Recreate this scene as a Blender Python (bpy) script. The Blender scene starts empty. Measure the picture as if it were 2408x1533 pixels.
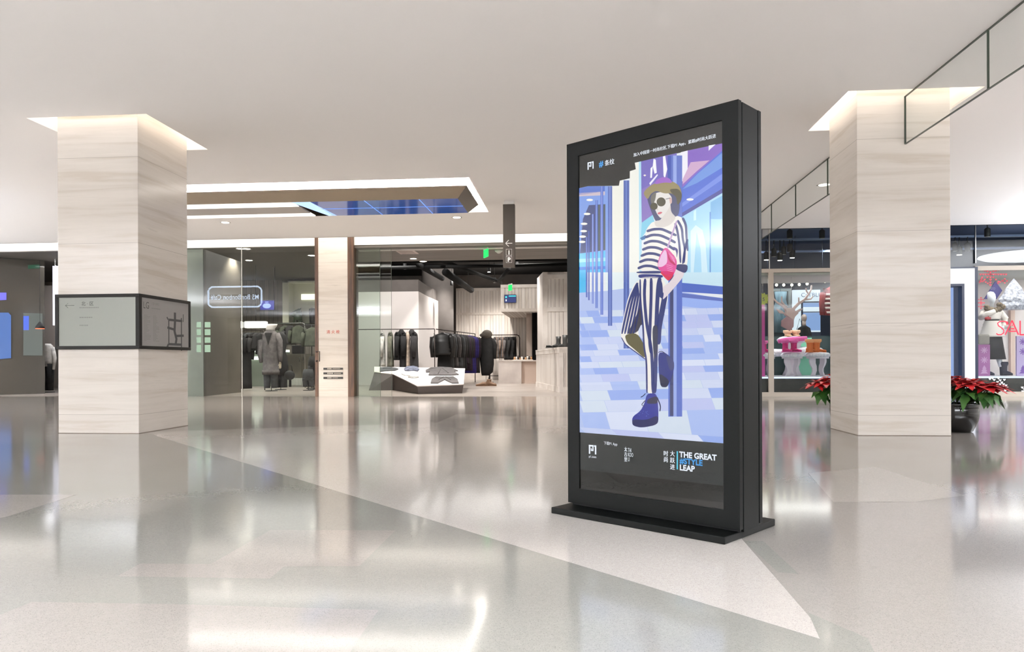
import bpy, math, random
from mathutils import Matrix, Vector
R = random.Random(7)
PI = math.pi
SC = bpy.context.scene
COL = SC.collection

# ------------------------------------------------------------------ camera
F, CX, CY, CAMH = 1728.0, 1204.0, 851.0, 0.75
YAW = math.atan(149 / 1728)
cam_d = bpy.data.cameras.new('camera')
cam_d.sensor_width = 36.0
cam_d.lens = 36.0 * F / 2408
cam_d.shift_y = (CY - 766.5) / 2408
cam_d.clip_start = 0.05
cam_d.clip_end = 200
cam = bpy.data.objects.new('camera', cam_d)
COL.objects.link(cam)
CM = Matrix.Rotation(YAW, 4, 'Z') @ Matrix.Rotation(PI / 2, 4, 'X') @ Matrix.Rotation(-0.004, 4, 'Z')
cam.matrix_world = Matrix.Translation((0, 0, CAMH)) @ CM
SC.camera = cam
CR = CM.to_3x3()
EYE = Vector((0, 0, CAMH))


def ray(x, y):
    return CR @ Vector(((x - CX) / F, (CY - y) / F, -1.0))


def at(x, y, X=None, Y=None, Z=None):
    d = ray(x, y)
    if X is not None:
        t = X / d.x
    elif Y is not None:
        t = Y / d.y
    else:
        t = (Z - CAMH) / d.z
    return EYE + d * t


# ------------------------------------------------------------------ world, exposure
SC.view_settings.view_transform = 'Standard'
SC.view_settings.look = 'None'
SC.view_settings.exposure = 0.62
SC.view_settings.gamma = 1.0
SC.view_settings.use_curve_mapping = False
SC.cycles.max_bounces = 10
SC.cycles.transparent_max_bounces = 16
SC.cycles.sample_clamp_indirect = 6.0
SC.cycles.caustics_reflective = False
SC.cycles.caustics_refractive = False
W = bpy.data.worlds.new('world')
SC.world = W
W.use_nodes = True
W.node_tree.nodes['Background'].inputs[0].default_value = (1, 0.99, 0.98, 1)
W.node_tree.nodes['Background'].inputs[1].default_value = 0.35

# ------------------------------------------------------------------ large lights (unseen fill lamps added to the hall)
def area(name, loc, sx, sy, power, col=(1, 0.93, 0.86), rot=(0, 0, 0)):
    l = bpy.data.lights.new(name, 'AREA')
    l.shape = 'RECTANGLE'
    l.size, l.size_y, l.energy, l.color = sx, sy, power, col
    o = bpy.data.objects.new(name, l)
    o.location = loc
    o.rotation_euler = rot
    COL.objects.link(o)
    return o


def spot(name, loc, power, col=(1, 0.93, 0.84), ang=80, rot=(0, 0, 0), blend=0.6, r=0.06):
    l = bpy.data.lights.new(name, 'SPOT')
    l.energy, l.color, l.spot_size, l.spot_blend, l.shadow_soft_size = power, col, math.radians(ang), blend, r
    o = bpy.data.objects.new(name, l)
    o.location = loc
    o.rotation_euler = rot
    COL.objects.link(o)
    return o


LC = (.86, .92, 1.0)
# upward fill lamps added to brighten the ceiling: behind the camera, along both sides
for lx, ly, sx, sy, pw in ((-3, -6.0, 26, 2.0, 3400), (-3, -2.6, 18, 1.0, 2600), (-16.0, 6.5, 3.0, 11, 4300), (10.2, 8.0, 2.4, 12, 1100)):
    area('hall_fill_up', (lx, ly, 2.45), sx, sy, pw, LC, (PI, 0, 0))
# weak downward fill lamps added behind the camera, out of view
for lx, ly, pw in ((-11, -4, 30), (-6, -4, 30), (-1, -4, 30), (4, -4, 30), (9, -4, 30)):
    area('hall_fill_down', (lx, ly, 3.33), 2.4, 2.4, pw, LC)

# ------------------------------------------------------------------ materials
def lin(c):
    return tuple(((v / 255) / 12.92 if v / 255 <= 0.04045 else ((v / 255 + 0.055) / 1.055) ** 2.4) for v in c[:3]) + (1,)


MATS = {}


def mat(name, col, rough=0.5, metal=0.0, emit=0.0, ecol=None, spec=0.5, coat=0.0):
    if name in MATS:
        return MATS[name]
    m = bpy.data.materials.new(name)
    m.use_nodes = True
    b = m.node_tree.nodes['Principled BSDF']
    b.inputs['Base Color'].default_value = lin(col)
    b.inputs['Roughness'].default_value = rough
    b.inputs['Metallic'].default_value = metal
    b.inputs['Specular IOR Level'].default_value = spec
    b.inputs['Coat Weight'].default_value = coat
    b.inputs['Coat Roughness'].default_value = 0.05
    if emit:
        b.inputs['Emission Color'].default_value = lin(ecol or col)
        b.inputs['Emission Strength'].default_value = emit
    MATS[name] = m
    return m


def nodes(m):
    return m.node_tree.nodes, m.node_tree.links, m.node_tree.nodes['Principled BSDF']


def noise_mat(name, c1, c2, scale, stretch=(1, 1, 1), rough=0.5, lo=0.4, hi=0.6, detail=4, bump=0.0, spec=0.5, distort=0.0, tiltx=0.0):
    m = mat(name, c1, rough, spec=spec)
    N, L, b = nodes(m)
    tc = N.new('ShaderNodeTexCoord')
    mp = N.new('ShaderNodeMapping')
    mp.inputs['Scale'].default_value = stretch
    mp.inputs['Rotation'].default_value = (tiltx, tiltx, 0)
    no = N.new('ShaderNodeTexNoise')
    no.inputs['Scale'].default_value = scale
    no.inputs['Detail'].default_value = detail
    no.inputs['Distortion'].default_value = distort
    cr = N.new('ShaderNodeValToRGB')
    cr.color_ramp.elements[0].position = lo
    cr.color_ramp.elements[1].position = hi
    cr.color_ramp.elements[0].color = lin(c1)
    cr.color_ramp.elements[1].color = lin(c2)
    L.new(tc.outputs['Object'], mp.inputs[0])
    L.new(mp.outputs[0], no.inputs['Vector'])
    L.new(no.outputs['Fac'], cr.inputs[0])
    L.new(cr.outputs[0], b.inputs['Base Color'])
    if bump:
        bp = N.new('ShaderNodeBump')
        bp.inputs['Strength'].default_value = bump
        L.new(no.outputs['Fac'], bp.inputs['Height'])
        L.new(bp.outputs[0], b.inputs['Normal'])
    return m


def terrazzo(name, c, spk, rough=0.1):
    """polished terrazzo: cloudy base, small dark and light chips"""
    m = mat(name, c, rough, spec=0.5, coat=0.08)
    N, L, b = nodes(m)
    tc = N.new('ShaderNodeTexCoord')
    n1 = N.new('ShaderNodeTexNoise'); n1.inputs['Scale'].default_value = 0.9; n1.inputs['Detail'].default_value = 3
    n2 = N.new('ShaderNodeTexVoronoi'); n2.inputs['Scale'].default_value = 130
    n3 = N.new('ShaderNodeTexNoise'); n3.inputs['Scale'].default_value = 260; n3.inputs['Detail'].default_value = 2
    mix1 = N.new('ShaderNodeMix'); mix1.data_type = 'RGBA'
    mix1.inputs['A'].default_value = lin([v - 7 for v in c]); mix1.inputs['B'].default_value = lin([min(255, v + 5) for v in c])
    cr = N.new('ShaderNodeValToRGB')
    cr.color_ramp.elements[0].position = 0.34; cr.color_ramp.elements[0].color = (1, 1, 1, 1)
    cr.color_ramp.elements[1].position = 0.40; cr.color_ramp.elements[1].color = (0, 0, 0, 1)
    mix2 = N.new('ShaderNodeMix'); mix2.data_type = 'RGBA'
    mix2.inputs['B'].default_value = lin(spk)
    cr2 = N.new('ShaderNodeValToRGB')
    cr2.color_ramp.elements[0].position = 0.0; cr2.color_ramp.elements[0].color = (0.92, 0.92, 0.92, 1)
    cr2.color_ramp.elements[1].position = 1.0; cr2.color_ramp.elements[1].color = (1.05, 1.05, 1.05, 1)
    mul = N.new('ShaderNodeMix'); mul.data_type = 'RGBA'; mul.blend_type = 'MULTIPLY'; mul.inputs['Factor'].default_value = 1
    for n in (n1, n2, n3):
        L.new(tc.outputs['Object'], n.inputs['Vector'])
    L.new(n1.outputs['Fac'], mix1.inputs['Factor'])
    L.new(n3.outputs['Fac'], cr.inputs[0])
    L.new(mix1.outputs['Result'], mix2.inputs['A'])
    L.new(cr.outputs[0], mix2.inputs['Factor'])
    L.new(n2.outputs['Color'], cr2.inputs[0])
    L.new(mix2.outputs['Result'], mul.inputs['A'])
    L.new(cr2.outputs[0], mul.inputs['B'])
    L.new(mul.outputs['Result'], b.inputs['Base Color'])
    n4 = N.new('ShaderNodeTexNoise'); n4.inputs['Scale'].default_value = 2.5; n4.inputs['Detail'].default_value = 3
    mr = N.new('ShaderNodeMapRange'); mr.inputs['To Min'].default_value = rough * 0.75; mr.inputs['To Max'].default_value = rough * 1.3
    L.new(tc.outputs['Object'], n4.inputs['Vector'])
    L.new(n4.outputs['Fac'], mr.inputs['Value'])
    L.new(mr.outputs[0], b.inputs['Roughness'])
    return m


def marble(name, base, vein, rough=0.18, tilt=0.1):
    m = mat(name, base, rough, spec=0.5)
    N, L, b = nodes(m)
    tc = N.new('ShaderNodeTexCoord')
    mp = N.new('ShaderNodeMapping'); mp.inputs['Scale'].default_value = (0.3, 0.3, 5.0); mp.inputs['Rotation'].default_value = (tilt, tilt * 0.7, 0)
    n1 = N.new('ShaderNodeTexNoise'); n1.inputs['Scale'].default_value = 2.1; n1.inputs['Detail'].default_value = 9; n1.inputs['Roughness'].default_value = 0.62; n1.inputs['Distortion'].default_value = 0.5
    cr = N.new('ShaderNodeValToRGB')
    e = cr.color_ramp.elements
    e[0].position = 0.36; e[0].color = lin(vein)
    e[1].position = 0.47; e[1].color = lin(base)
    k = e.new(0.62); k.color = lin([min(255, v + 6) for v in base])
    k = e.new(0.70); k.color = lin([v - 12 for v in base])
    L.new(tc.outputs['Object'], mp.inputs[0]); L.new(mp.outputs[0], n1.inputs['Vector']); L.new(n1.outputs['Fac'], cr.inputs[0])
    # slab joints every 0.9 m
    sp = N.new('ShaderNodeSeparateXYZ'); L.new(tc.outputs['Object'], sp.inputs[0])
    ad = N.new('ShaderNodeMath'); ad.operation = 'ADD'; ad.inputs[1].default_value = 0.72
    md = N.new('ShaderNodeMath'); md.operation = 'FRACT'; dv = N.new('ShaderNodeMath'); dv.operation = 'MULTIPLY'; dv.inputs[1].default_value = 1 / 0.92
    lt = N.new('ShaderNodeMath'); lt.operation = 'LESS_THAN'; lt.inputs[1].default_value = 0.004
    L.new(sp.outputs['Z'], ad.inputs[0]); L.new(ad.outputs[0], dv.inputs[0]); L.new(dv.outputs[0], md.inputs[0]); L.new(md.outputs[0], lt.inputs[0])
    mx = N.new('ShaderNodeMix'); mx.data_type = 'RGBA'; mx.inputs['B'].default_value = lin([v - 45 for v in base])
    L.new(lt.outputs[0], mx.inputs['Factor']); L.new(cr.outputs[0], mx.inputs['A']); L.new(mx.outputs['Result'], b.inputs['Base Color'])
    return m


def planks(name, c1, c2, groove, width=0.11, axis='X', rough=0.7):
    """vertical painted boards with dark gaps; object coordinates"""
    m = mat(name, c1, rough)
    N, L, b = nodes(m)
    tc = N.new('ShaderNodeTexCoord'); sp = N.new('ShaderNodeSeparateXYZ'); L.new(tc.outputs['Object'], sp.inputs[0])
    mu = N.new('ShaderNodeMath'); mu.operation = 'MULTIPLY'; mu.inputs[1].default_value = 1 / width
    L.new(sp.outputs[axis], mu.inputs[0])
    fr = N.new('ShaderNodeMath'); fr.operation = 'FRACT'; L.new(mu.outputs[0], fr.inputs[0])
    fl = N.new('ShaderNodeMath'); fl.operation = 'FLOOR'; L.new(mu.outputs[0], fl.inputs[0])
    wn = N.new('ShaderNodeTexWhiteNoise'); wn.noise_dimensions = '1D'; L.new(fl.outputs[0], wn.inputs['W'])
    mp = N.new('ShaderNodeMapping'); mp.inputs['Scale'].default_value = (14, 14, 0.9); L.new(tc.outputs['Object'], mp.inputs[0])
    no = N.new('ShaderNodeTexNoise'); no.inputs['Scale'].default_value = 2.0; no.inputs['Detail'].default_value = 6; L.new(mp.outputs[0], no.inputs['Vector'])
    av = N.new('ShaderNodeMath'); av.operation = 'MULTIPLY_ADD'; av.inputs[1].default_value = 0.45
    L.new(wn.outputs['Value'], av.inputs[0]); L.new(no.outputs['Fac'], av.inputs[2])
    cr = N.new('ShaderNodeValToRGB')
    cr.color_ramp.elements[0].position = 0.42; cr.color_ramp.elements[0].color = lin(c2)
    cr.color_ramp.elements[1].position = 0.72; cr.color_ramp.elements[1].color = lin(c1)
    L.new(av.outputs[0], cr.inputs[0])
    lt = N.new('ShaderNodeMath'); lt.operation = 'LESS_THAN'; lt.inputs[1].default_value = 0.075; L.new(fr.outputs[0], lt.inputs[0])
    mx = N.new('ShaderNodeMix'); mx.data_type = 'RGBA'; mx.inputs['B'].default_value = lin(groove)
    L.new(lt.outputs[0], mx.inputs['Factor']); L.new(cr.outputs[0], mx.inputs['A']); L.new(mx.outputs['Result'], b.inputs['Base Color'])
    return m


def glass(name, tint, refl=1.0, rough=0.0):
    m = bpy.data.materials.new(name)
    m.use_nodes = True
    N, L = m.node_tree.nodes, m.node_tree.links
    N.clear()
    out = N.new('ShaderNodeOutputMaterial')
    tr = N.new('ShaderNodeBsdfTransparent'); tr.inputs[0].default_value = (tint[0], tint[1], tint[2], 1)
    gl = N.new('ShaderNodeBsdfGlossy'); gl.inputs['Roughness'].default_value = rough
    fr = N.new('ShaderNodeFresnel'); fr.inputs['IOR'].default_value = 1.5
    mu = N.new('ShaderNodeMath'); mu.operation = 'MULTIPLY'; mu.inputs[1].default_value = refl; mu.use_clamp = True
    mx = N.new('ShaderNodeMixShader')
    L.new(fr.outputs[0], mu.inputs[0]); L.new(mu.outputs[0], mx.inputs[0]); L.new(tr.outputs[0], mx.inputs[1]); L.new(gl.outputs[0], mx.inputs[2]); L.new(mx.outputs[0], out.inputs[0])
    MATS[name] = m
    return m


def glow(name, col, s=1.0):
    return mat(name, (10, 10, 10), 0.4, emit=s, ecol=col)


# floor
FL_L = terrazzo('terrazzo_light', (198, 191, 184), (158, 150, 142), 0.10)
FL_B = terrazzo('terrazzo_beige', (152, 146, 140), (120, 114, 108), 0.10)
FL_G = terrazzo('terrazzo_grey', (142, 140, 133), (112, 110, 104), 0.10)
FL_S = noise_mat('shop_concrete_floor', (150, 140, 132), (165, 155, 147), 2.0, rough=0.3)
CEIL = mat('ceiling_paint', (245, 242, 240), 0.9, spec=0.1)
WHITE = mat('white_paint', (232, 228, 222), 0.6)
MARB = marble('cream_marble', (213, 205, 196), (203, 193, 181))
MARBP = marble('pilaster_marble', (222, 212, 200), (211, 199, 185), tilt=0.04)
BLACKM = mat('black_powder_coat', (9, 10, 9), 0.42, spec=0.1)
DKBRONZE = mat('dark_bronze', (62, 54, 46), 0.42, 0.3)
BRWOOD = noise_mat('dark_walnut', (66, 44, 30), (92, 64, 44), 3, (8, 8, 0.6), 0.5)
SOFFIT = noise_mat('brown_soffit', (112, 104, 97), (96, 89, 82), 1.5, (0.3, 5, 1), 0.6)
BLACK = mat('matt_black', (20, 20, 20), 0.7)
OPENC = mat('black_open_ceiling', (16, 16, 17), 0.9)
PIPE = mat('dark_pipe', (15, 15, 15), 0.85, spec=.2)
GREYW = noise_mat('grey_plaster', (100, 94, 90), (112, 106, 102), 1.0, rough=0.8)
WPLANK = planks('whitewashed_planks_x', (228, 221, 214), (204, 194, 184), (112, 101, 92), 0.125, 'X')
WPLANKY = planks('whitewashed_planks_y', (228, 221, 214), (204, 194, 184), (112, 101, 92), 0.125, 'Y')
WRAIL = noise_mat('whitewashed_rail', (226, 219, 212), (210, 201, 192), 2, (1, 1, 1), 0.7)
STEEL = mat('brushed_steel', (170, 168, 164), 0.25, 1.0)
DSTEEL = mat('dark_steel_rail', (60, 52, 48), 0.4, 0.7)
GLASSC = glass('clear_glass', (0.93, 0.97, 0.94), 1.25)
GLASSG = glass('green_glass', (0.66, 0.76, 0.68), 2.4)
GLASSN = glass('curtain_glass', (0.95, 0.975, 0.96), 0.35)
GEDGE = mat('glass_edge', (58, 68, 56), 0.3)
W_CHROME = mat('chrome', (200, 200, 200), 0.12, 1.0)
GL_COVE = glow('cove_light', (255, 250, 242), 4)
GL_WARM = glow('warm_cove_light', (255, 242, 226), 7)
GL_LAMP = glow('lamp_lens', (255, 246, 232), 9.0)
GL_WHITE = glow('white_light_panel', (250, 250, 245), 1.6)

# ------------------------------------------------------------------ mesh builder
class MB:
    def __init__(s, *mats):
        s.v, s.f, s.mi, s.sm = [], [], [], []
        s.mats = list(mats) or [WHITE]
        s.T = Matrix.Identity(4)

    def m(s, mt):
        if mt is None:
            return 0
        if mt not in s.mats:
            s.mats.append(mt)
        return s.mats.index(mt)

    def add(s, vs, fs, mt=None, smooth=False):
        b = len(s.v)
        s.v += [tuple(s.T @ Vector(p)) for p in vs]
        k = s.m(mt)
        for f in fs:
            s.f.append([i + b for i in f]); s.mi.append(k); s.sm.append(smooth)

    def box(s, x0, x1, y0, y1, z0, z1, mt=None):
        s.add([(x0, y0, z0), (x1, y0, z0), (x1, y1, z0), (x0, y1, z0), (x0, y0, z1), (x1, y0, z1), (x1, y1, z1), (x0, y1, z1)],
              [(0, 3, 2, 1), (4, 5, 6, 7), (0, 1, 5, 4), (1, 2, 6, 5), (2, 3, 7, 6), (3, 0, 4, 7)], mt)

    def poly(s, pts, mt=None):
        s.add(pts, [list(range(len(pts)))], mt)

    def prism(s, pts, vec, mt=None, smooth=False):
        n = len(pts)
        vec = Vector(vec)
        a = [Vector(p) for p in pts]
        s.add(a + [p + vec for p in a], [list(range(n))[::-1], list(range(n, 2 * n))] + [[i, (i + 1) % n, n + (i + 1) % n, n + i] for i in range(n)], mt, smooth)

    def tube(s, pts, r, mt=None, n=8, r2=None, smooth=True):
        P = [Vector(p) for p in pts]
        rings = []
        for i, p in enumerate(P):
            d = (P[min(i + 1, len(P) - 1)] - P[max(i - 1, 0)]).normalized()
            up = Vector((0, 0, 1)) if abs(d.z) < 0.9 else Vector((1, 0, 0))
            a = d.cross(up).normalized(); b = d.cross(a).normalized()
            t = i / max(1, len(P) - 1)
            rr = r[i] if isinstance(r, (list, tuple)) else (r if r2 is None else r + (r2 - r) * t)
            rings.append([p + (a * math.cos(2 * PI * k / n) + b * math.sin(2 * PI * k / n)) * rr for k in range(n)])
        s.loft(rings, mt, smooth)

    def loft(s, rings, mt=None, smooth=True, cap=True):
        n = len(rings[0])
        vs = [p for r in rings for p in r]
        fs = []
        for i in range(len(rings) - 1):
            for k in range(n):
                fs.append([i * n + k, i * n + (k + 1) % n, (i + 1) * n + (k + 1) % n, (i + 1) * n + k])
        if cap:
            fs.append(list(range(n))[::-1]); fs.append([(len(rings) - 1) * n + k for k in range(n)])
        s.add(vs, fs, mt, smooth)

    def lathe(s, prof, mt=None, c=(0, 0, 0), n=24, sx=1, sy=1, smooth=True, cap=True):
        s.loft([[(c[0] + r * sx * math.cos(2 * PI * k / n), c[1] + r * sy * math.sin(2 * PI * k / n), c[2] + z) for k in range(n)] for r, z in prof], mt, smooth, cap)

    def ball(s, c, rx, ry, rz, mt=None, n=12, j=8):
        s.lathe([(max(0.001, math.sin(PI * i / j)), -math.cos(PI * i / j) * rz) for i in range(j + 1)], mt, c, n, rx, ry)

    def text(s, txt, size, T, mt, bold=0.0, ext=0.0, align='LEFT', sx=1.0):
        cu = bpy.data.curves.new('t', 'FONT')
        cu.body = txt; cu.size = size; cu.offset = bold; cu.extrude = ext; cu.align_x = align; cu.resolution_u = 3
        o = bpy.data.objects.new('t', cu)
        COL.objects.link(o)
        bpy.context.view_layer.update()
        me = o.evaluated_get(bpy.context.evaluated_depsgraph_get()).to_mesh()
        old = s.T
        s.T = old @ T @ Matrix.Diagonal((sx, 1, 1, 1))
        s.add([v.co.copy() for v in me.vertices], [list(p.vertices) for p in me.polygons], mt)
        s.T = old
        o.evaluated_get(bpy.context.evaluated_depsgraph_get()).to_mesh_clear()
        bpy.data.objects.remove(o); bpy.data.curves.remove(cu)

    def build(s, name, parent=None, org=None, bevel=0.0, loc=None):
        """vertices are world coordinates unless org is (0,0,0) for a local part"""
        if org is None:
            org = parent_world(parent) if parent else Vector((0, 0, 0))
        org = Vector(org)
        me = bpy.data.meshes.new(name)
        me.from_pydata([tuple(Vector(p) - org) for p in s.v], [], s.f)
        for mt in s.mats:
            me.materials.append(mt)
        me.polygons.foreach_set('material_index', s.mi)
        me.polygons.foreach_set('use_smooth', s.sm)
        me.update()
        o = bpy.data.objects.new(name, me)
        COL.objects.link(o)
        if parent:
            o.parent = parent
            if loc:
                o.location = loc
        elif loc is not None:
            o.location = loc
        elif org.length > 0:
            o.location = org
        if bevel:
            bm = o.modifiers.new('bevel', 'BEVEL'); bm.width = bevel; bm.segments = 2; bm.limit_method = 'ANGLE'
        return o


def parent_world(p):
    v = Vector((0, 0, 0))
    while p:
        v += p.location
        p = p.parent
    return v


def tag(o, label, cat, group=None, kind=None):
    o['label'] = label
    o['category'] = cat
    if group:
        o['group'] = group
    if kind:
        o['kind'] = kind
    return o


def thing(name, label, cat, loc=(0, 0, 0), rz=0, group=None):
    o = bpy.data.objects.new(name, None)
    o.empty_display_size = 0.1
    COL.objects.link(o)
    o.location = loc
    o.rotation_euler = (0, 0, rz)
    return tag(o, label, cat, group)


def struct(o):
    o['kind'] = 'structure'
    return o


def cells(xs, ys, holes):
    out = []
    for i in range(len(xs) - 1):
        for j in range(len(ys) - 1):
            cx, cy = (xs[i] + xs[i + 1]) / 2, (ys[j] + ys[j + 1]) / 2
            if not any(h[0] < cx < h[1] and h[2] < cy < h[3] for h in holes):
                out.append((xs[i], xs[i + 1], ys[j], ys[j + 1]))
    return out


# ================================================================== ROOM SHELL
ZC = 3.37
YS = 15.9
RECL = (-5.82, -4.48, 7.36, 8.66)
RECR = (2.655, 3.92, 7.40, 8.64)
SLOT = (-7.0, -1.50, 10.35, 12.75)
X0, X1, Y0 = -20.0, 14.0, -9.0

# ---- floor with inlaid terrazzo fields
f = MB(FL_B)
f.box(X0, X1, Y0, YS, -0.1, 0, FL_B)


def inlay(px, mt, z=0.0004):
    f.poly([at(x, y, Z=z) for x, y in px], mt)


# grey field left of the long diagonal, light wedge right of it
tipL, tipR, tip = at(338, 1016, Z=0), at(1745, 1268, Z=0), at(1957, 1511, Z=0)
dL = (tipL - tip).normalized(); dR = (tipR - tip).normalized()
q = lambda p, z: (p.x, p.y, z)
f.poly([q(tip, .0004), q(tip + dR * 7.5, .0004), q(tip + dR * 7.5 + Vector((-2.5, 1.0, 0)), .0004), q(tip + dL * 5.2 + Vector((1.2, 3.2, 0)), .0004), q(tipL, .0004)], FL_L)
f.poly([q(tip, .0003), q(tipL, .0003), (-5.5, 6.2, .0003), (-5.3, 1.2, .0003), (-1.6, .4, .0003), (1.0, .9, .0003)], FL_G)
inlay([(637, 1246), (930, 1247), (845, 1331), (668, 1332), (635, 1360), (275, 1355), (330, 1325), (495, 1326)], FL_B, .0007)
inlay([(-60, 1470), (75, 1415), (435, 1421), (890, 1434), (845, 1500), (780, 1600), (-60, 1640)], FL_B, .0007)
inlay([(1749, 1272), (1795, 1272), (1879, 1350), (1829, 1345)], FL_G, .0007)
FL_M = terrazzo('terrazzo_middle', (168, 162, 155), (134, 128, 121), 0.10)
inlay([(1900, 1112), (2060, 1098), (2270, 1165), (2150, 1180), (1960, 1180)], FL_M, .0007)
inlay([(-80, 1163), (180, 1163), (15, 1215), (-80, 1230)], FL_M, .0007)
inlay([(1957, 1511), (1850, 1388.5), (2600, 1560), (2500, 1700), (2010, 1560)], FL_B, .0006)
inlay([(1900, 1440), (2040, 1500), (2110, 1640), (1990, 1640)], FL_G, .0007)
struct(f.build('floor'))

# ---- ceiling with light coves
c = MB(CEIL)
xs = sorted([X0, X1] + [v for r in (RECL, RECR, SLOT) for v in r[:2]])
ys = sorted([Y0, 15.0] + [v for r in (RECL, RECR, SLOT) for v in r[2:]])
for a, b_, d, e in cells(xs, ys, (RECL, RECR, SLOT)):
    c.poly([(a, d, ZC), (a, e, ZC), (b_, e, ZC), (b_, d, ZC)])
for r, h in ((RECL, .28), (RECR, .28), (SLOT, .34)):
    a, b_, d, e = r
    z = ZC + h
    c.poly([(a, d, ZC), (b_, d, ZC), (b_, d, z), (a, d, z)]); c.poly([(a, e, ZC), (b_, e, ZC), (b_, e, z), (a, e, z)])
    c.poly([(a, d, ZC), (a, e, ZC), (a, e, z), (a, d, z)]); c.poly([(b_, d, ZC), (b_, e, ZC), (b_, e, z), (b_, d, z)])
    c.poly([(a, d, z), (b_, d, z), (b_, e, z), (a, e, z)])
c.box(X0, X1, 14.96, 15.0, ZC, 4.3)          # upstand at the edge of the ceiling
c.poly([(X0, 15.0, 4.3), (X1, 15.0, 4.3), (X1, YS + .3, 4.3), (X0, YS + .3, 4.3)])
struct(c.build('ceiling'))

# cove lamps (light fittings laid in the recesses)
for n, (r, s_, lb) in enumerate(((RECL, GL_WARM, 'warm strip light hidden in the ceiling recess around the left marble column'),
                                 (RECR, GL_WARM, 'warm strip light hidden in the ceiling recess around the right marble column'))):
    a, b_, d, e = r
    m = MB(s_)
    z = ZC + .26
    m.box(a + .02, b_ - .02, d + .02, d + .07, z, z + .015); m.box(a + .02, b_ - .02, e - .07, e - .02, z, z + .015)
    m.box(a + .02, a + .07, d + .07, e - .07, z, z + .015); m.box(b_ - .07, b_ - .02, d + .07, e - .07, z, z + .015)
    tag(m.build('cove_strip_light', org=((a + b_) / 2, d, z)), lb, 'light', 'strip lights in the column recesses')

# fascia behind the ceiling edge, lit by its cove
w = MB(WHITE)
w.box(X0, -5.668, YS, YS + .12, 3.35, 4.3); w.box(-4.999, 2.6, YS, YS + .12, 3.35, 4.3)
struct(w.build('wall_fascia'))
area('cove_luminaire', (-8.6, 15.12, 3.9), 14.5, 0.12, 62, (1, .96, .9), (-PI / 2 - .25, 0, PI))
area('cove_luminaire', (-1.3, 15.12, 3.9), 7.0, 0.12, 26, (1, .96, .9), (-PI / 2 - .25, 0, PI))

# outer walls of the hall, behind and beside the camera
w = MB(mat('hall_wall_dark', (110, 106, 100), .5)); w.box(X0, X1, Y0 - .2, Y0, 0, 4.3); struct(w.build('wall_back'))
w = MB(mat('hall_wall', (198, 194, 188), .5)); w.box(X0 - .2, X0, Y0, YS, 0, 4.3); struct(w.build('wall_left'))
w = MB(mat('hall_wall', (198, 194, 188), .5)); w.box(X1, X1 + .2, Y0, YS, 0, 4.3); struct(w.build('wall_right'))

# ---- marble columns
def column(x0, x1, y0, y1, lb):
    t = thing('marble_column', lb, 'column', ((x0 + x1) / 2, (y0 + y1) / 2, 0))
    m = MB(MARB); m.box(x0, x1, y0, y1, 0, ZC + .27)
    m.build('shaft', t, bevel=.004)
    j = MB(mat('stone_joint', (120, 108, 96), .8))
    j.box(x0 - .002, x1 + .002, y0 - .002, y1 + .002, 0.0, .006)
    j.build('base_joint', t)
    return t


column(-5.56, -4.65, 7.48, 8.48, 'square cream marble column at left carrying the framed directory panels')
column(2.815, 3.705, 7.62, 8.42, 'square cream marble column at right between the two potted poinsettias')

# ---- marble pilaster between the shops
p = thing('marble_pilaster', 'narrow cream marble pilaster between two dark wooden posts of the shopfronts', 'pilaster', (-5.33, YS, 0))
m = MB(MARBP); m.box(-5.667, -5.0, YS - .05, YS + .3, 0, 4.29); m.build('shaft', p)
m = MB(mat('fire_red', (196, 72, 48), .6))
T0 = Matrix.Translation((-5.335, YS - .052, 1.40)) @ Matrix.Rotation(PI / 2, 4, 'X')
m.text('消 火 栓', .085, T0, MATS['fire_red'], 0, .0005, 'CENTER')
m.text('消 火 栓', .085, T0 @ Matrix.Translation((.002, 0, .0004)), MATS['fire_red'], 0, .0005, 'CENTER')
m.build('red_lettering', p)['label'] = 'red lettering on the marble'
for k, (yy, w1, w2) in enumerate(((867, .3, .26), (877.8, .34, .2), (888.5, .22, .34))):
    zc_ = at(785, yy, Y=YS - .06).z
    nm = ('uppermost', 'middle', 'lowest')[k]
    s_ = thing('sign_strip', f'small black strip sign on the marble pilaster, {nm} of the three', 'sign', (-5.335, YS - .05, zc_), 0, 'black strip signs on the pilaster')
    m = MB(mat('sign_black', (38, 32, 26), .5)); m.box(-5.335 - .22, -5.335 + .22, YS - .062, YS - .0505, zc_ - .023, zc_ + .023); m.build('plate', s_)
    m = MB(mat('sign_ivory', (206, 196, 180), .5))
    x = -5.335 - .13
    for i in range(3 + k % 2):
        m.box(x, x + .024, YS - .064, YS - .0625, zc_ - .011, zc_ + .012); x += .034
    x += .015
    while x < -5.335 + w1 * .5:
        l = R.uniform(.008, .014); m.box(x, x + l, YS - .064, YS - .0625, zc_ - .006, zc_ + .006); x += l + .005
    m.build('lettering', s_)

# dark wooden posts framing the openings
for n, (a, b_) in enumerate(((-5.745, -5.667), (-5.0, -4.865))):
    m = MB(BRWOOD); m.box(a, b_, YS - .06, YS + .3, 0, 4.28 if n else 4.28); struct(m.build(f'trim_{n + 1}', bevel=.003))
h = MB(DSTEEL)
h.tube([(-5.70, YS - .07, .98), (-5.70, YS - .12, 1.0), (-5.62, YS - .12, 1.0), (-5.62, YS - .12, .78), (-5.70, YS - .12, .78), (-5.70, YS - .07, .8)], .012)
tag(h.build('door_pull', org=(-5.66, YS - .1, .9)), 'dark metal pull handle on the wooden post beside the marble pilaster', 'handle')

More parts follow.
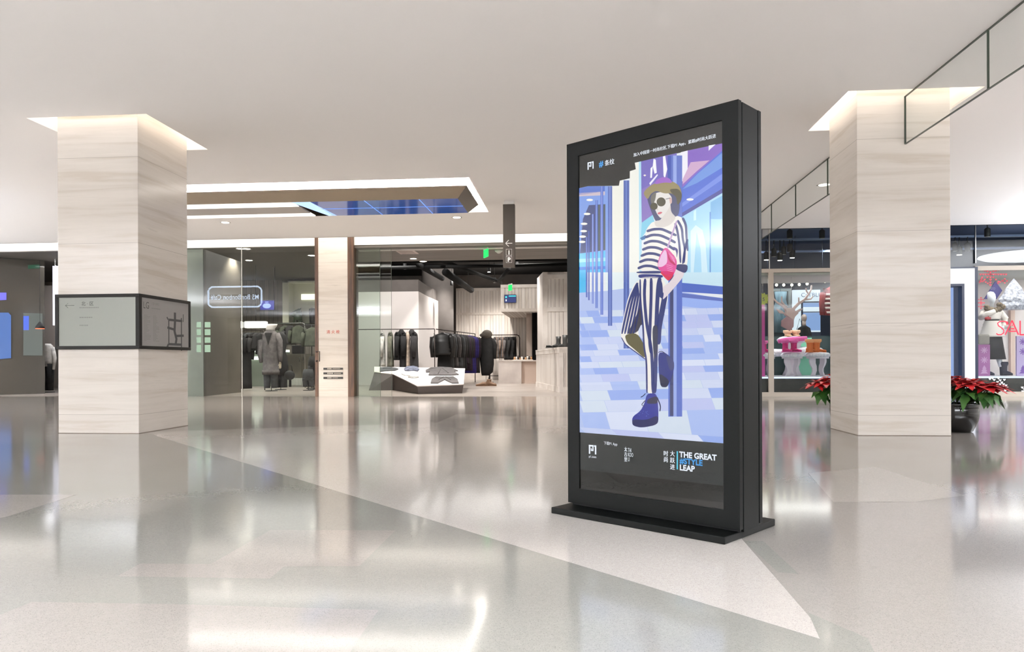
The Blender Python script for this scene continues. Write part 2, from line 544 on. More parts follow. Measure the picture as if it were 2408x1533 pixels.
# ================================================================== SHOP SHELLS
def shell(name, x0, x1, y0, y1, z1, mf, mw, mc, left=True, right=True, back=True, top=True):
    m = MB(mf); m.box(x0, x1, y0, y1, -.1, 0.0, mf); struct(m.build('floor'))
    if top:
        m = MB(mc); m.box(x0, x1, y0 + .121, y1, z1, z1 + .1, mc); struct(m.build('ceiling'))
    if back:
        m = MB(mw); m.box(x0, x1, y1, y1 + .1, 0, z1, mw); struct(m.build('wall_' + name + '_back'))
    if left:
        m = MB(mw); m.box(x0 - .1, x0, y0 + .121, y1, 0, z1, mw); struct(m.build('wall_' + name + '_left'))
    if right:
        m = MB(mw); m.box(x1, x1 + .1, y0 + .121, y1, 0, z1, mw); struct(m.build('wall_' + name + '_right'))


DARKW = noise_mat('dark_grey_wall', (96, 91, 84), (84, 79, 73), .8, rough=.6)
CAFEW = noise_mat('cafe_wall', (196, 186, 176), (180, 170, 160), .8, rough=.7)
shell('cafe', X0, -12.0, YS, 22.0, 3.35, FL_S, CAFEW, DARKW, left=True, right=False)
def room(name, foot, z1, mw, mc, mf, walls, ctop=None):
    m = MB(mf); m.prism([(x, y, -.1) for x, y in foot], (0, 0, .1), mf); struct(m.build('floor'))
    m = MB(mc); m.prism([(x, y, z1) for x, y in (ctop or foot)], (0, 0, .1), mc); struct(m.build('ceiling'))
    for nm, (xa_, ya_), (xb_, yb_), dx, dy in walls:
        m = MB(mw); m.prism([(xa_, ya_, 0), (xb_, yb_, 0), (xb_ + dx, yb_ + dy, 0), (xa_ + dx, ya_ + dy, 0)], (0, 0, z1), mw); struct(m.build('wall_' + name + '_' + nm))


room('boutique', [(-10.3, YS), (-5.34, YS), (-8.45, 25.5), (-16.5, 25.5)], 3.6, DARKW, mat('boutique_ceiling', (104, 99, 90), .7), FL_S,
     [('left', (-10.5, 16.1), (-16.6, 25.5), -.1, 0), ('back', (-16.6, 25.5), (-8.45, 25.5), 0, .1)], [(-10.3, YS + .13), (-5.38, YS + .13), (-8.45, 25.5), (-16.5, 25.5)])
room('store', [(-5.32, YS), (2.6, YS), (2.6, 31.4), (-10.4, 31.4)], 4.5, GREYW, OPENC, FL_S,
     [('left', (-5.43, 16.25), (-10.5, 31.4), .08, 0), ('back', (-10.4, 31.4), (2.6, 31.4), 0, .1), ('right', (2.6, YS), (2.6, 31.4), .1, 0)], [(-5.3, YS + .13), (2.6, YS + .13), (2.6, 31.4), (-10.4, 31.4)])
shell('window_shop', 2.8, 13.0, YS, 21.5, 3.9, FL_S, mat('navy_wall', (52, 60, 78), .6), mat('navy_ceiling', (66, 80, 110), .55), left=True)

# ---------------------------------------------------------------- window panes
def pane(n, x0, x1, z0, z1, y, mt, t=.012, y1=None):
    m = MB(mt)
    y1 = y if y1 is None else y1
    m.add([(x0, y, z0), (x1, y1, z0), (x1, y1, z1), (x0, y, z1)], [(0, 1, 2, 3)], mt)
    ed = MB(GEDGE)
    return struct(m.build(f'window_{n}'))


pane(1, -8.9, -7.467, 0, 3.35, YS + .03, GLASSC)
pane(2, -7.453, -5.745, 0, 3.35, YS + .03, GLASSC)
m = MB(mat('pale_aluminium', (196, 192, 180), .35, .6)); m.box(-7.467, -7.453, YS + .02, YS + .045, 0, 3.35); struct(m.build('trim_3'))
pane(3, -4.865, -4.30, 0, 3.3, YS + .05, GLASSG)
pane(4, -4.865, -4.06, 0, 3.3, YS + .11, GLASSC)
m = MB(GEDGE); m.box(-4.303, -4.297, YS + .045, YS + .055, 0, 3.3); m.box(-4.063, -4.057, YS + .105, YS + .115, 0, 3.3); struct(m.build('trim_4'))
pane(5, 3.5, 13.0, .0, 3.9, YS + .04, GLASSC)

# header over the open shop: dark groove, pale light rail, brown soffit
m = MB(mat('header_dark', (84, 78, 70), .6)); m.box(-4.865, 2.6, YS + .02, YS + .3, 3.29, 3.35); struct(m.build('trim_5'))
m = MB(mat('header_rail', (210, 204, 196), .5)); m.box(-4.865, 2.6, YS + .3, YS + .42, 3.27, 3.33); struct(m.build('trim_6'))
m = MB(SOFFIT); m.prism([(-5.33, YS + .42, 3.3), (2.6, YS + .42, 3.3), (2.6, 18.25, 3.3), (-6.0, 18.25, 3.3)], (0, 0, .1)); struct(m.build('ceiling'))

# ================================================================== KIOSK
U = Vector((.781, -.6245, 0)); V = Vector((.6245, .781, 0))
KO = Vector((-.039, 3.702, 0))
KROT = math.atan2(U.y, U.x)
KN = -V
KM = Matrix(((U.x, V.x, 0, KO.x), (U.y, V.y, 0, KO.y), (0, 0, 1, 0), (0, 0, 0, 1)))


def K(x, y):
    """where the sight line through a pixel of the photo meets the kiosk's front plane (local u, z)"""
    d = ray(x, y)
    t = (KO - EYE).dot(KN) / d.dot(KN)
    p = EYE + d * t - KO
    return p.dot(U), p.z


kiosk = thing('advertising_display', 'tall black freestanding digital advertising display standing on a flat base plate', 'display screen', KO, KROT)
KW, KH = .92, 1.84


def kpart(m, name, parent=kiosk, bevel=0.0):
    return m.build(name, parent, org=(0, 0, 0), bevel=bevel)


m = MB(BLACKM); m.box(-.027, .903, -.10, .38, 0, .031); kpart(m, 'base_plate', bevel=.004)
# front casing: frame round a recessed glass
m = MB(BLACKM)
a0, a1, z0, z1 = .0715, .8465, .121, 1.770
for (xa, xb, za, zb) in ((0, a0, .045, KH), (a1, KW, .045, KH), (a0, a1, .045, z0), (a0, a1, z1, KH)):
    m.box(xa, xb, 0, .028, za, zb)
kpart(m, 'front_frame')
m = MB(mat('groove_black', (8, 8, 8), .8)); m.box(.012, KW - .012, .028, .205, .032, KH - .008); kpart(m, 'core')
m = MB(BLACKM); m.box(0.0, KW, .036, .178, .031, KH - .002); kpart(m, 'side_casing', bevel=.002)
m = MB(BLACKM); m.box(0, KW, .186, .214, .045, KH); kpart(m, 'rear_casing', bevel=.002)

# ---- screen image: a flat lit picture, one mesh, thin layers
SCR = {}


def scr(col, s=1.0):
    k = (tuple(col), s)
    if k not in SCR:
        mt = mat('screen_%d_%d_%d' % tuple(col), (6, 6, 5), .03, emit=s * .62, ecol=col, spec=.5)
        SCR[k] = mt
    return SCR[k]


scrn = MB(scr((12, 12, 10)))
scrn.box(a0, a1, .006, .02, z0, z1, scr((14, 14, 11)))
LAY = [0]


def spoly(px, col, s=1.0, layer=None):
    if layer is not None:
        LAY[0] = layer
    y = .006 - .0001 * (LAY[0] + 1)
    scrn.poly([(min(max(K(*p)[0], a0 + .0005), a1 - .0005), y, K(*p)[1]) for p in px], scr(col, s))


def ca(pts):
    return [(1355 + x / 4.258, 280 + y / 4.258) for x, y in pts]


def cb(pts):
    return [(1355 + x / 3.651, 640 + y / 3.651) for x, y in pts]


def ribbon(pts, w0, w1=None):
    w1 = w0 if w1 is None else w1
    L_, R_ = [], []
    n = len(pts)
    for i, (x, y) in enumerate(pts):
        ax, ay = pts[max(i - 1, 0)]; bx, by = pts[min(i + 1, n - 1)]
        dx, dy = bx - ax, by - ay
        l = math.hypot(dx, dy) or 1
        w = (w0 + (w1 - w0) * i / (n - 1)) / 2
        L_.append((x - dy / l * w, y + dx / l * w)); R_.append((x + dy / l * w, y - dx / l * w))
    return L_ + R_[::-1]


def chaikin(p, it=2):
    for _ in range(it):
        o_ = []
        for i in range(len(p)):
            (xa_, ya_), (xb_, yb_) = p[i], p[(i + 1) % len(p)]
            o_ += [(xa_ * .8 + xb_ * .2, ya_ * .8 + yb_ * .2), (xa_ * .2 + xb_ * .8, ya_ * .2 + yb_ * .8)]
        p = o_
    return p


A = lambda p, c_, s=1.0, l=None: spoly(ca(chaikin(p) if l and l >= 20 else p), c_, s, l)
B = lambda p, c_, s=1.0, l=None: spoly(cb(chaikin(p) if l and l >= 20 else p), c_, s, l)
# lit dark footer and picture field
spoly([(1362, 1017.6), (1700, 1042.6), (1700, 1143), (1361.5, 1104)], (48, 52, 52), .8, 0)
PIC = [(1361, 442), (1380.8, 437.4), (1453.6, 436.2), (1456, 424.4), (1479.5, 418.6), (1479.5, 402.1), (1493.6, 397.4), (1491.2, 382.2), (1700, 335.9), (1701.5, 1042.6), (1360.5, 1016.6)]
spoly(PIC, (228, 233, 238), 1, 1)
# left blue street seen between posts
A([(22, 690), (110, 670), (350, 668), (350, 1533), (22, 1533)], (126, 160, 230), 1, 2)
A([(22, 692), (110, 672), (280, 668), (280, 720), (22, 760)], (88, 120, 205), 1, 3)
A([(22, 738), (280, 722), (280, 760), (22, 772)], (205, 190, 200), 1, 3)
A([(120, 860), (285, 850), (285, 1310), (30, 1345), (60, 1000)], (66, 78, 130), 1, 3)
A([(200, 860), (285, 850), (285, 1310), (200, 1320)], (80, 92, 100), 1, 4)
A([(22, 1345), (285, 1318), (285, 1533), (22, 1533)], (80, 190, 246), 1, 4)
A([(22, 1400), (285, 1385), (285, 1420), (22, 1435)], (150, 225, 250), 1, 5)
A([(22, 1480), (285, 1470), (285, 1500), (22, 1510)], (60, 130, 225), 1, 5)
for x, y in ((128, 808), (102, 948), (72, 1047), (68, 1120), (58, 1175), (52, 1228)):
    A([(x + 34 * math.cos(t * .6), y + 12 * math.sin(t * .6)) for t in range(11)], (250, 248, 235), 1, 6)
# pale wall strips
A([(350, 668), (420, 666), (430, 615), (465, 605), (465, 1533), (350, 1533)], (238, 238, 228), 1, 4)
A([(530, 520), (590, 500), (580, 435), (625, 425), (632, 1533), (525, 1533)], (240, 240, 232), 1, 4)
A([(620, 426), (645, 420), (650, 1533), (625, 1533)], (176, 222, 242), 1, 5)
# purple shop with neon writing
A([(640, 422), (880, 365), (1000, 338), (1000, 800), (760, 960), (650, 1035)], (112, 100, 190), 1, 5)
A([(650, 700), (800, 620), (800, 930), (655, 1030)], (134, 112, 190), 1, 6)
A([(650, 1035), (760, 955), (780, 1040), (690, 1130), (640, 1200)], (130, 205, 232), 1, 6)
A([(632, 1190), (700, 1150), (690, 1200), (650, 1212)], (48, 112, 170), 1, 7)
A([(768, 395), (790, 405), (800, 535), (778, 545), (760, 470), (752, 585), (735, 588), (738, 490), (760, 470)], (245, 245, 250), 1, 7)
A([(862, 372), (885, 365), (905, 500), (880, 600), (868, 560)], (245, 245, 250), 1, 7)
A([(725, 640), (805, 548), (812, 560), (735, 660)], (235, 235, 250), 1, 7)
A([(665, 560), (680, 552), (695, 560), (680, 572)], (250, 240, 220), 1, 7)
# right column, purple and beige bands, blue canopy
A([(1040, 330), (1110, 312), (1110, 560), (1040, 640)], (238, 236, 246), 1, 6)
A([(1110, 312), (1465, 238), (1465, 330), (1180, 560), (1040, 700), (1040, 640), (1110, 560)], (132, 96, 196), 1, 6)
A([(1140, 430), (1330, 410), (1200, 520), (1060, 650), (1060, 600)], (206, 168, 204), 1, 7)
A([(1320, 262), (1390, 250), (1345, 290), (1320, 315)], (240, 240, 250), 1, 7)
A([(1465, 310), (1465, 720), (1040, 985), (1040, 700), (1180, 560)], (74, 108, 214), 1, 8)
A([(1465, 330), (1465, 480), (1200, 640), (1060, 700), (1210, 545)], (108, 150, 226), 1, 9)
A([(1465, 540), (1465, 600), (1050, 880), (1040, 850)], (112, 140, 230), 1, 9)
A([(1465, 690), (1465, 735), (1040, 985), (1040, 945)], (52, 58, 150), 1, 10)
A([(1098 + 36 * math.cos(t * .6) + 36, 803 + 12 * math.sin(t * .6)) for t in range(11)], (252, 250, 240), 1, 10)
# cyan glazing
A([(1465, 735), (1465, 1533), (1040, 1533), (1040, 985)], (164, 214, 242), 1, 8)
A([(1465, 760), (1465, 1000), (1340, 1000), (1340, 830)], (120, 180, 226), 1, 9)
A([(1140, 1533), (1140, 1120), (1190, 1060), (1260, 1110), (1290, 1260), (1310, 1533), (1250, 1533), (1240, 1300), (1200, 1130), (1170, 1533)], (206, 234, 246), 1, 9)
A([(1330, 930), (1342, 925), (1342, 1533), (1330, 1533)], (90, 140, 210), 1, 10)
A([(1170, 920), (1195, 905), (1195, 1010), (1170, 1015)], (205, 240, 250), 1, 9)
# ------- lower half of the picture
B([(20, 0), (80, 0), (80, 172), (20, 178)], (70, 185, 240), 1, 8)
B([(245, 0), (400, 0), (400, 150), (245, 160)], (226, 238, 240), 1, 5)
B([(450, 0), (800, 0), (800, 150), (450, 150)], (220, 234, 242), 1, 5)
B([(900, 0), (1262, 0), (1262, 120), (900, 92)], (198, 228, 242), 1, 9)
GP = [(20, 176), (250, 160), (400, 140), (790, 130), (900, 165), (1262, 230), (1264, 1470), (20, 1375)]
B(GP, (178, 194, 236), 1, 10)
B([(900, 90), (1262, 122), (1262, 190), (900, 168)], (74, 104, 196), 1, 11)
B([(900, 178), (1262, 222), (1262, 250), (900, 215)], (92, 112, 190), 1, 11)
B([(790, 170), (900, 215), (1262, 250), (1262, 330), (900, 290), (790, 240)], (150, 176, 240), 1, 11)
rows = [330, 385, 440, 500, 560, 620, 672, 722, 772, 825, 880, 945, 1018, 1105, 1205, 1330, 1475]
RP = random.Random(3)
for i in range(len(rows) - 1):
    x = 20 - RP.uniform(0, 150)
    tw = 90 + i * 16
    while x < 1262:
        w_ = tw * RP.uniform(.8, 1.25)
        ya, yb = rows[i], rows[i + 1]
        xa, xb = max(20, x), min(1264, x + w_)
        sk = (yb - ya) * .35
        tl = lambda xx, yy: yy - (xx - 20) * .022 * (1 if yy < 1300 else -3.0)
        if xb > xa + 4:
            c_ = RP.choice([(196, 206, 240), (214, 222, 244), (170, 190, 240), (150, 174, 236), (205, 214, 240), (188, 196, 238), (208, 220, 236)])
            xa2, xb2 = min(1264, max(20, xa + sk)), min(1264, max(20, xb + sk - 3))
            B([(xa, tl(xa, ya) + 2), (xb - 3, tl(xb, ya) + 2), (xb2, min(tl(xb2, yb), 1375 + (xb2 - 20) * .0755)), (xa2, min(tl(xa2, yb), 1375 + (xa2 - 20) * .0755))], c_, 1, 12)
        x += w_
# the posts
def spost(x0, x1, ytop, ybot, c_, c2=None):
    t_ = cb([(x0, 0), (x1, 0)]); 
    y1 = 640 + ybot / 3.651
    y0_ = 280 + ytop / 4.258
    spoly([(t_[0][0], y0_), (t_[1][0], y0_), (t_[1][0], y1), (t_[0][0], y1)], c_, 1, 13)
    if c2:
        w_ = t_[1][0] - t_[0][0]
        spoly([(t_[0][0] + w_ * .35, y0_), (t_[0][0] + w_ * .6, y0_), (t_[0][0] + w_ * .6, y1), (t_[0][0] + w_ * .35, y1)], c2, 1, 14)


spost(78, 92, 1180, 215, (90, 110, 190)); spost(98, 110, 1120, 240, (80, 100, 180))
spost(130, 145, 950, 270, (110, 130, 210), (150, 170, 230)); spost(160, 180, 810, 308, (90, 115, 200), (140, 165, 230))
spost(203, 227, 672, 365, (96, 120, 206), (140, 160, 228)); spost(268, 304, 672, 460, (80, 104, 180), (120, 142, 212))
spost(402, 450, 612, 655, (72, 96, 172), (100, 128, 205))
spost(786, 905, 362, 1240, (88, 112, 200), (150, 170, 232))
A([(910, 366), (945, 362), (945, 1533), (910, 1533)], (60, 84, 178), 1, 14)
B([(800, 0), (830, 0), (830, 1235), (800, 1235)], (56, 64, 112), 1, 15)
# the woman: hat, hair, face, shirt, bag, trousers, boots
NV, CRM = (36, 50, 116), (240, 236, 228)
TR1 = [(520, 40), (740, 35), (790, 180), (770, 290), (720, 420), (702, 650), (690, 900), (680, 1045), (600, 1045), (592, 760), (572, 600), (560, 400), (545, 230)]
TR2 = [(560, 50), (500, 90), (440, 215), (400, 400), (375, 530), (400, 600), (480, 660), (592, 755), (592, 690), (520, 520), (565, 400), (570, 200)]
B(TR2, CRM, 1, 20); B(TR1, CRM, 1, 22)
for i in range(5):
    t_ = i * 26
    B(ribbon([(520 + t_ * .3, 90), (455 + t_ * .9, 230), (415 + t_, 400), (388 + t_ * .95, 530)], 20, 17), NV, 1, 21)
B([(570, 240), (578, 420), (520, 520), (430, 535), (480, 440), (530, 330)], (48, 46, 66), 1, 21)
B([(410, 535), (520, 520), (590, 640), (592, 748), (500, 665), (432, 610)], (90, 84, 46), 1, 22)
B(ribbon([(384, 560), (420, 625), (500, 680), (590, 748)], 9), NV, 1, 23)
B([(520, 520), (562, 430), (572, 590)], (206, 214, 240), 1, 23)
for pts, w_ in (([(545, 60), (548, 250), (570, 450), (578, 640), (600, 760), (604, 1040)], 15),
                ([(588, 55), (580, 200), (600, 450), (640, 640), (650, 800), (655, 1040)], 26),
                ([(640, 50), (640, 200), (632, 420), (625, 600), (640, 700)], 26),
                ([(715, 45), (700, 120), (690, 300), (683, 500), (680, 700), (675, 900), (668, 1040)], 34),
                ([(765, 160), (735, 330), (705, 480), (700, 620)], 46)):
    B(ribbon(pts, w_), NV, 1, 24)
B([(690, 60), (735, 70), (745, 235), (715, 215), (692, 190)], NV, 1, 25)
B([(650, 460), (700, 450), (692, 700), (668, 760), (655, 640)], (50, 54, 82), 1, 25)
B([(604, 1040), (690, 1040), (702, 1180), (702, 1308), (560, 1337), (480, 1318), (475, 1245), (550, 1190), (585, 1120)], (34, 44, 150), 1, 26)
B([(475, 1262), (600, 1270), (700, 1225), (700, 1308), (560, 1337), (480, 1318)], (24, 30, 92), 1, 27)
B([(610, 1090), (690, 1060), (700, 1130), (600, 1130)], (26, 28, 70), 1, 27)
B(ribbon([(592, 1040), (575, 1060), (550, 1075)], 7), (20, 22, 60), 1, 28); B(ribbon([(590, 1100), (555, 1140), (580, 1150)], 7), (20, 22, 60), 1, 28)
B(ribbon([(690, 1070), (722, 1150), (715, 1195)], 9), (20, 22, 70), 1, 28)
for i in range(14):
    x, y = RP.uniform(500, 620), RP.uniform(1190, 1240)
    B([(x, y), (x + 7, y), (x + 5, y + 5)], (90, 120, 220), 1, 28)
B([(700, 690), (760, 688), (835, 755), (838, 830), (800, 940), (775, 990), (720, 985), (705, 860)], (38, 48, 130), 1, 26)
B([(705, 860), (800, 930), (775, 990), (720, 985)], (22, 26, 66), 1, 27)
B([(760, 700), (835, 755), (838, 830), (800, 850)], (60, 66, 120), 1, 27)
B(ribbon([(700, 690), (730, 676), (765, 700)], 6), (20, 22, 60), 1, 28)
# shirt
SH = [(765, 1015), (860, 1058), (985, 960), (1060, 985), (1105, 1055), (1117, 1150), (1112, 1400), (1105, 1470), (1010, 1465), (1000, 1533), (610, 1533), (640, 1380), (690, 1200), (690, 1110)]
A(SH, CRM, 1, 20)
B([(513, -5), (740, -5), (740, 45), (530, 45)], CRM, 1, 20)
for k in range(7):
    y = 1105 + k * 62
    x0_ = 700 - k * 15
    A(ribbon([(x0_, y + 18), (x0_ + 70, y - 4 - (k > 0) * 6), (x0_ + 150, y - 6), (915, y + 22 + k * 6), (1000 - k * 8, y + 60 + k * 10)], 27), NV, 1, 21)
B([(512, -8), (735, -14), (735, 12), (515, 10)], NV, 1, 22)
B([(530, 14), (740, 20), (740, 50), (530, 52)], (30, 44, 124), 1, 22)
for pts in ([(1060, 985), (1095, 1060), (1100, 1180), (1112, 1320)], [(1010, 1010), (1055, 1090), (1062, 1200), (1085, 1300), (1075, 1440)],
            [(985, 1040), (1010, 1120), (1030, 1260), (1040, 1440)], [(1110, 1200), (1085, 1300), (1062, 1450)]):
    A(ribbon(pts, 26, 20), NV, 1, 23)
A([(1000, 1400), (1020, 1300), (960, 1270), (1000, 1330)], (60, 50, 130), 1, 24)
A([(1005, 1450), (1112, 1455), (1112, 1510), (1085, 1545), (985, 1500)], (34, 44, 104), 1, 30)
# arm
B([(735, 130), (800, 85), (870, -20), (930, -20), (915, 45), (785, 195), (738, 240), (750, 185)], (226, 214, 220), 1, 29)
A([(985, 1495), (1085, 1500), (1060, 1560), (960, 1560)], (226, 214, 220), 1, 29)
# neck, hair, face
A([(700, 760), (740, 720), (990, 700), (1035, 850), (1020, 965), (960, 985), (900, 960), (860, 1030), (795, 1035), (745, 920), (715, 830)], (70, 74, 112), 1, 25)
A([(880, 880), (940, 840), (945, 930), (1000, 985), (935, 1060), (860, 1085), (790, 1075), (775, 1020), (850, 1010)], (216, 208, 202), 1, 26)
A([(775, 740), (900, 720), (955, 780), (950, 830), (925, 890), (885, 950), (845, 998), (805, 950), (772, 870), (758, 800)], (228, 224, 220), 1, 27)
A([(925, 780), (955, 790), (955, 840), (935, 850)], (214, 178, 168), 1, 28)
A([(745, 760), (800, 722), (790, 800), (765, 860), (740, 830)], (110, 108, 100), 1, 28)
for cx_, cy_, r_ in ((847, 828, 46), (776, 872, 37)):
    A([(cx_ + r_ * math.cos(t * .45), cy_ + r_ * math.sin(t * .45)) for t in range(14)], (70, 66, 42), 1, 30)
A(ribbon([(890, 800), (940, 790)], 6), (70, 70, 80), 1, 30)
A([(808, 938), (840, 926), (862, 932), (845, 948), (818, 956)], (208, 104, 118), 1, 30)
A([(800, 880), (820, 905), (808, 915)], (206, 196, 192), 1, 29)
A([(668, 745), (690, 705), (760, 650), (880, 620), (960, 620), (1030, 665), (1057, 750), (1045, 825), (1008, 865), (1000, 780), (950, 740), (880, 745), (800, 715), (745, 745), (712, 810)], (150, 136, 92), 1, 32)
A([(930, 700), (1020, 695), (1057, 750), (1045, 825), (1008, 865), (1000, 780), (950, 740)], (78, 72, 46), 1, 33)
A([(780, 655), (800, 605), (868, 577), (930, 590), (965, 640), (880, 632)], (156, 96, 200), 1, 33)
# bag
A([(805, 1485), (830, 1370), (878, 1288), (912, 1290), (1003, 1400), (1003, 1480), (985, 1533), (960, 1575), (900, 1575)], (222, 60, 150), 1, 31)
A([(808, 1480), (840, 1370), (885, 1300), (905, 1340), (910, 1440), (860, 1480)], (232, 190, 224), 1, 32)
A([(905, 1300), (920, 1420), (990, 1470), (990, 1445), (935, 1400)], (190, 20, 90), 1, 33)
for i in range(4):
    A(ribbon([(925 + i * 14, 1345 + i * 22), (990, 1400 + i * 16)], 3), (250, 190, 230), 1, 34)
    A(ribbon([(895 + i * 5, 1455 + i * 20), (965, 1475 + i * 18)], 3), (250, 190, 230), 1, 34)
B([(705, -10), (840, -10), (825, 40), (790, 75), (770, 60)], (220, 34, 76), 1, 31)
A(ribbon([(1005, 1015), (965, 1130), (930, 1230), (912, 1292)], 17), (206, 176, 214), 1, 35)
A(ribbon([(1003, 1020), (964, 1130), (929, 1230), (913, 1285)], 4), (120, 90, 150), 1, 36)

# ---- lettering on the screen
so = kpart(scrn, 'screen'); so['label'] = 'lit screen showing a woman in striped clothes leaning on a street post'
scrn = MB(scr((236, 244, 255)))
WT = scr((236, 244, 255)); BL = scr((70, 160, 236))


def kfin(name):
    global scrn
    kpart(scrn, name, so)
    scrn = MB(WT)



def ktext(txt, px, py, size, mt=WT, bold=.0008, sx=1.0, lay=3, align='LEFT'):
    u_, z_ = K(px, py)
    if any(ord(c_) > 0x2E80 for c_ in txt):
        for dx in ((-.022, 0, .022) if bold > .0003 else (0, .012)):
            scrn.text(txt, size, Matrix.Translation((u_ + dx * size, .006 - .0001 * (lay + 2) + dx * .001, z_)) @ Matrix.Rotation(PI / 2, 4, 'X'), mt, 0, 0, align, sx)
        return
    scrn.text(txt, size, Matrix.Translation((u_, .006 - .0001 * (lay + 2), z_)) @ Matrix.Rotation(PI / 2, 4, 'X'), mt, bold, 0, align, sx)


ktext('加入中国第一时尚社区,下载P1 App，紧跟#时尚大跃进', 1488, 367.5, .0185, bold=.0005, sx=.955)
kfin('header_lettering')
ktext('#', 1407.5, 392, .040, BL, .0014); ktext('条纹', 1420.3, 389, .030, WT, .001, .95)


kfin('hashtag_lettering')


def p1logo(px, py, s):
    u_, z_ = K(px, py)
    for (x, y, w_, h_) in ((0, 0, .2, 1), (0, .83, .66, .17), (.5, .34, .16, .5), (.28, .34, .3, .15), (.28, .34, .12, .3), (.72, .83, .28, .17), (.84, 0, .2, 1)):
        scrn.poly([(u_ + (x + a) * s, .0056, z_ + (y + b) * s) for a, b in ((0, 0), (w_, 0), (w_, h_), (0, h_))], WT)


p1logo(1380, 399, .036); kfin('logo'); p1logo(1383, 1067, .044); kfin('logo')
ktext('p1.com', 1383, 1075.5, .0155, bold=.0002)
ktext('下载P1 App', 1418, 1045, .018, bold=.0003, sx=.9)
kfin('web_lettering')
for i, ch in enumerate('太古里'):
    ktext(ch, 1466, 1060.4 + i * 12, .023, bold=.0004, sx=.8)
for i, ch in enumerate(('TAI', 'KOO', 'LI')):
    ktext(ch, 1475, 1062.6 + i * 10.8, .026, bold=.0001, sx=.5)
kfin('venue_lettering')
for i, ch in enumerate('时尚'):
    ktext(ch, 1558.5, 1071 + i * 14.2, .0265, bold=.001, sx=.95)
for i, ch in enumerate('大跃进'):
    ktext(ch, 1574, 1071.6 + i * 15.6, .0265, bold=.001, sx=.95)
spoly([(1589.6, 1061), (1592.6, 1061.4), (1592.6, 1104), (1589.6, 1103.6)], (90, 210, 240), 1, 3)
ktext('THE GREAT', 1596, 1074.6, .0345, bold=.0012, sx=1.0)
ktext('#STYLE', 1597, 1089.8, .0345, BL, .0011, 1.0)
ktext('LEAP', 1596.5, 1105.4, .0345, bold=.0012, sx=1.0)
kfin('slogan')

# ================================================================== DIRECTORY PANELS ON THE LEFT COLUMN
d = thing('directory_sign', 'black-framed glass directory panels wrapped around the left marble column', 'sign', (-4.65, 7.48, .9))
xa, xb, yf, yr, za, zb = -5.575, -4.62, 7.45, 8.50, .905, 1.495
FR = mat('sign_frame_black', (20, 17, 14), .5, spec=.2)
m = MB(FR)
m.box(xa, xb, yf, 7.48, za, za + .035); m.box(xa, xb, yf, 7.48, zb - .035, zb); m.box(xa, xa + .04, yf, 7.48, za + .035, zb - .035); m.box(xb - .045, xb, yf, 7.48, za + .035, zb - .035)
m.build('front_frame', d, bevel=.003)
m = MB(FR)
m.box(-4.65, xb, 7.48, yr, za, za + .035); m.box(-4.65, xb, 7.48, yr, zb - .035, zb); m.box(-4.65, xb, yr - .04, yr, za + .035, zb - .035); m.box(-4.65, xb, 7.48, 7.50, za + .035, zb - .035)
m.build('side_frame', d, bevel=.003)
PNL = mat('directory_glass', (150, 152, 146), .04, spec=1.0, coat=1.0)
PNL2 = mat('directory_face_grey', (150, 146, 144), .25, spec=.5)
m = MB(PNL); m.box(xa + .04, xb - .045, yf + .01, yf + .025, za + .035, zb - .035); m.build('front_panel', d)
m = MB(PNL2); m.box(xb - .02, xb - .008, 7.5, yr - .04, za + .035, zb - .035); m.build('side_panel', d)
INK = mat('sign_ink', (62, 60, 58), .6); INKL = mat('sign_ink_light', (112, 110, 108), .6)
m = MB(INK)
Tf = lambda x, z: Matrix.Translation((x, yf + .0095, z)) @ Matrix.Rotation(PI / 2, 4, 'X')
ax = -5.46
m.tube([(ax, yf + .009, 1.375), (ax + .10, yf + .009, 1.375)], .002, INK, 4); m.tube([(ax + .03, yf + .009, 1.40), (ax, yf + .009, 1.375), (ax + .03, yf + .009, 1.35)], .002, INK, 4)
m.build('arrow', d); m = MB(INK); m.text('北 · 区', .05, Tf(-5.28, 1.375), INK, .0005)
m.build('heading', d); m = MB(INKL)
for r_, (zz, n_) in enumerate(((1.345, 12), (1.24, 7), (1.155, 5))):
    x = -5.30
    for i in range(n_):
        l = R.uniform(.008, .02); m.box(x, x + l, yf + .0085, yf + .0099, zz, zz + .012, INKL); x += l + .006
m.build('small_lettering', d)
m = MB(INK)
Ts = lambda y, z: Matrix.Translation((xb - .0075, y, z)) @ Matrix.Rotation(PI / 2, 4, 'Z') @ Matrix.Rotation(PI / 2, 4, 'X')
m.text('LG', .105, Ts(7.53, 1.345), INK, 0, 0, 'LEFT', .9)
m.build('floor_mark', d); m = MB(INKL); m.text('三里屯南区', .032, Ts(7.68, 1.395), INKL, 0)
m.build('heading', d); m = MB(INKL)
sx_ = xb - .0078
for cidx, y0_ in enumerate((7.55, 7.72)):
    for r_ in range(20):
        y = y0_; zz = 1.27 - r_ * .0145
        for i in range(R.randint(2, 4)):
            l = R.uniform(.012, .03); m.box(sx_, sx_ + .0006, y, y + l, zz, zz + .005, INKL); y += l + .008
zz = 1.35; y = 7.69
for i in range(8):
    l = R.uniform(.01, .02); m.box(sx_, sx_ + .0006, y, y + l, zz, zz + .010, INKL); y += l + .006
m.build('shop_list', d); m = MB(INK)
MAPM = mat('map_ink', (52, 50, 50), .6)
S = lambda yy, zz: (sx_ + .0004, yy, zz)
ym, zm = 8.10, 1.14
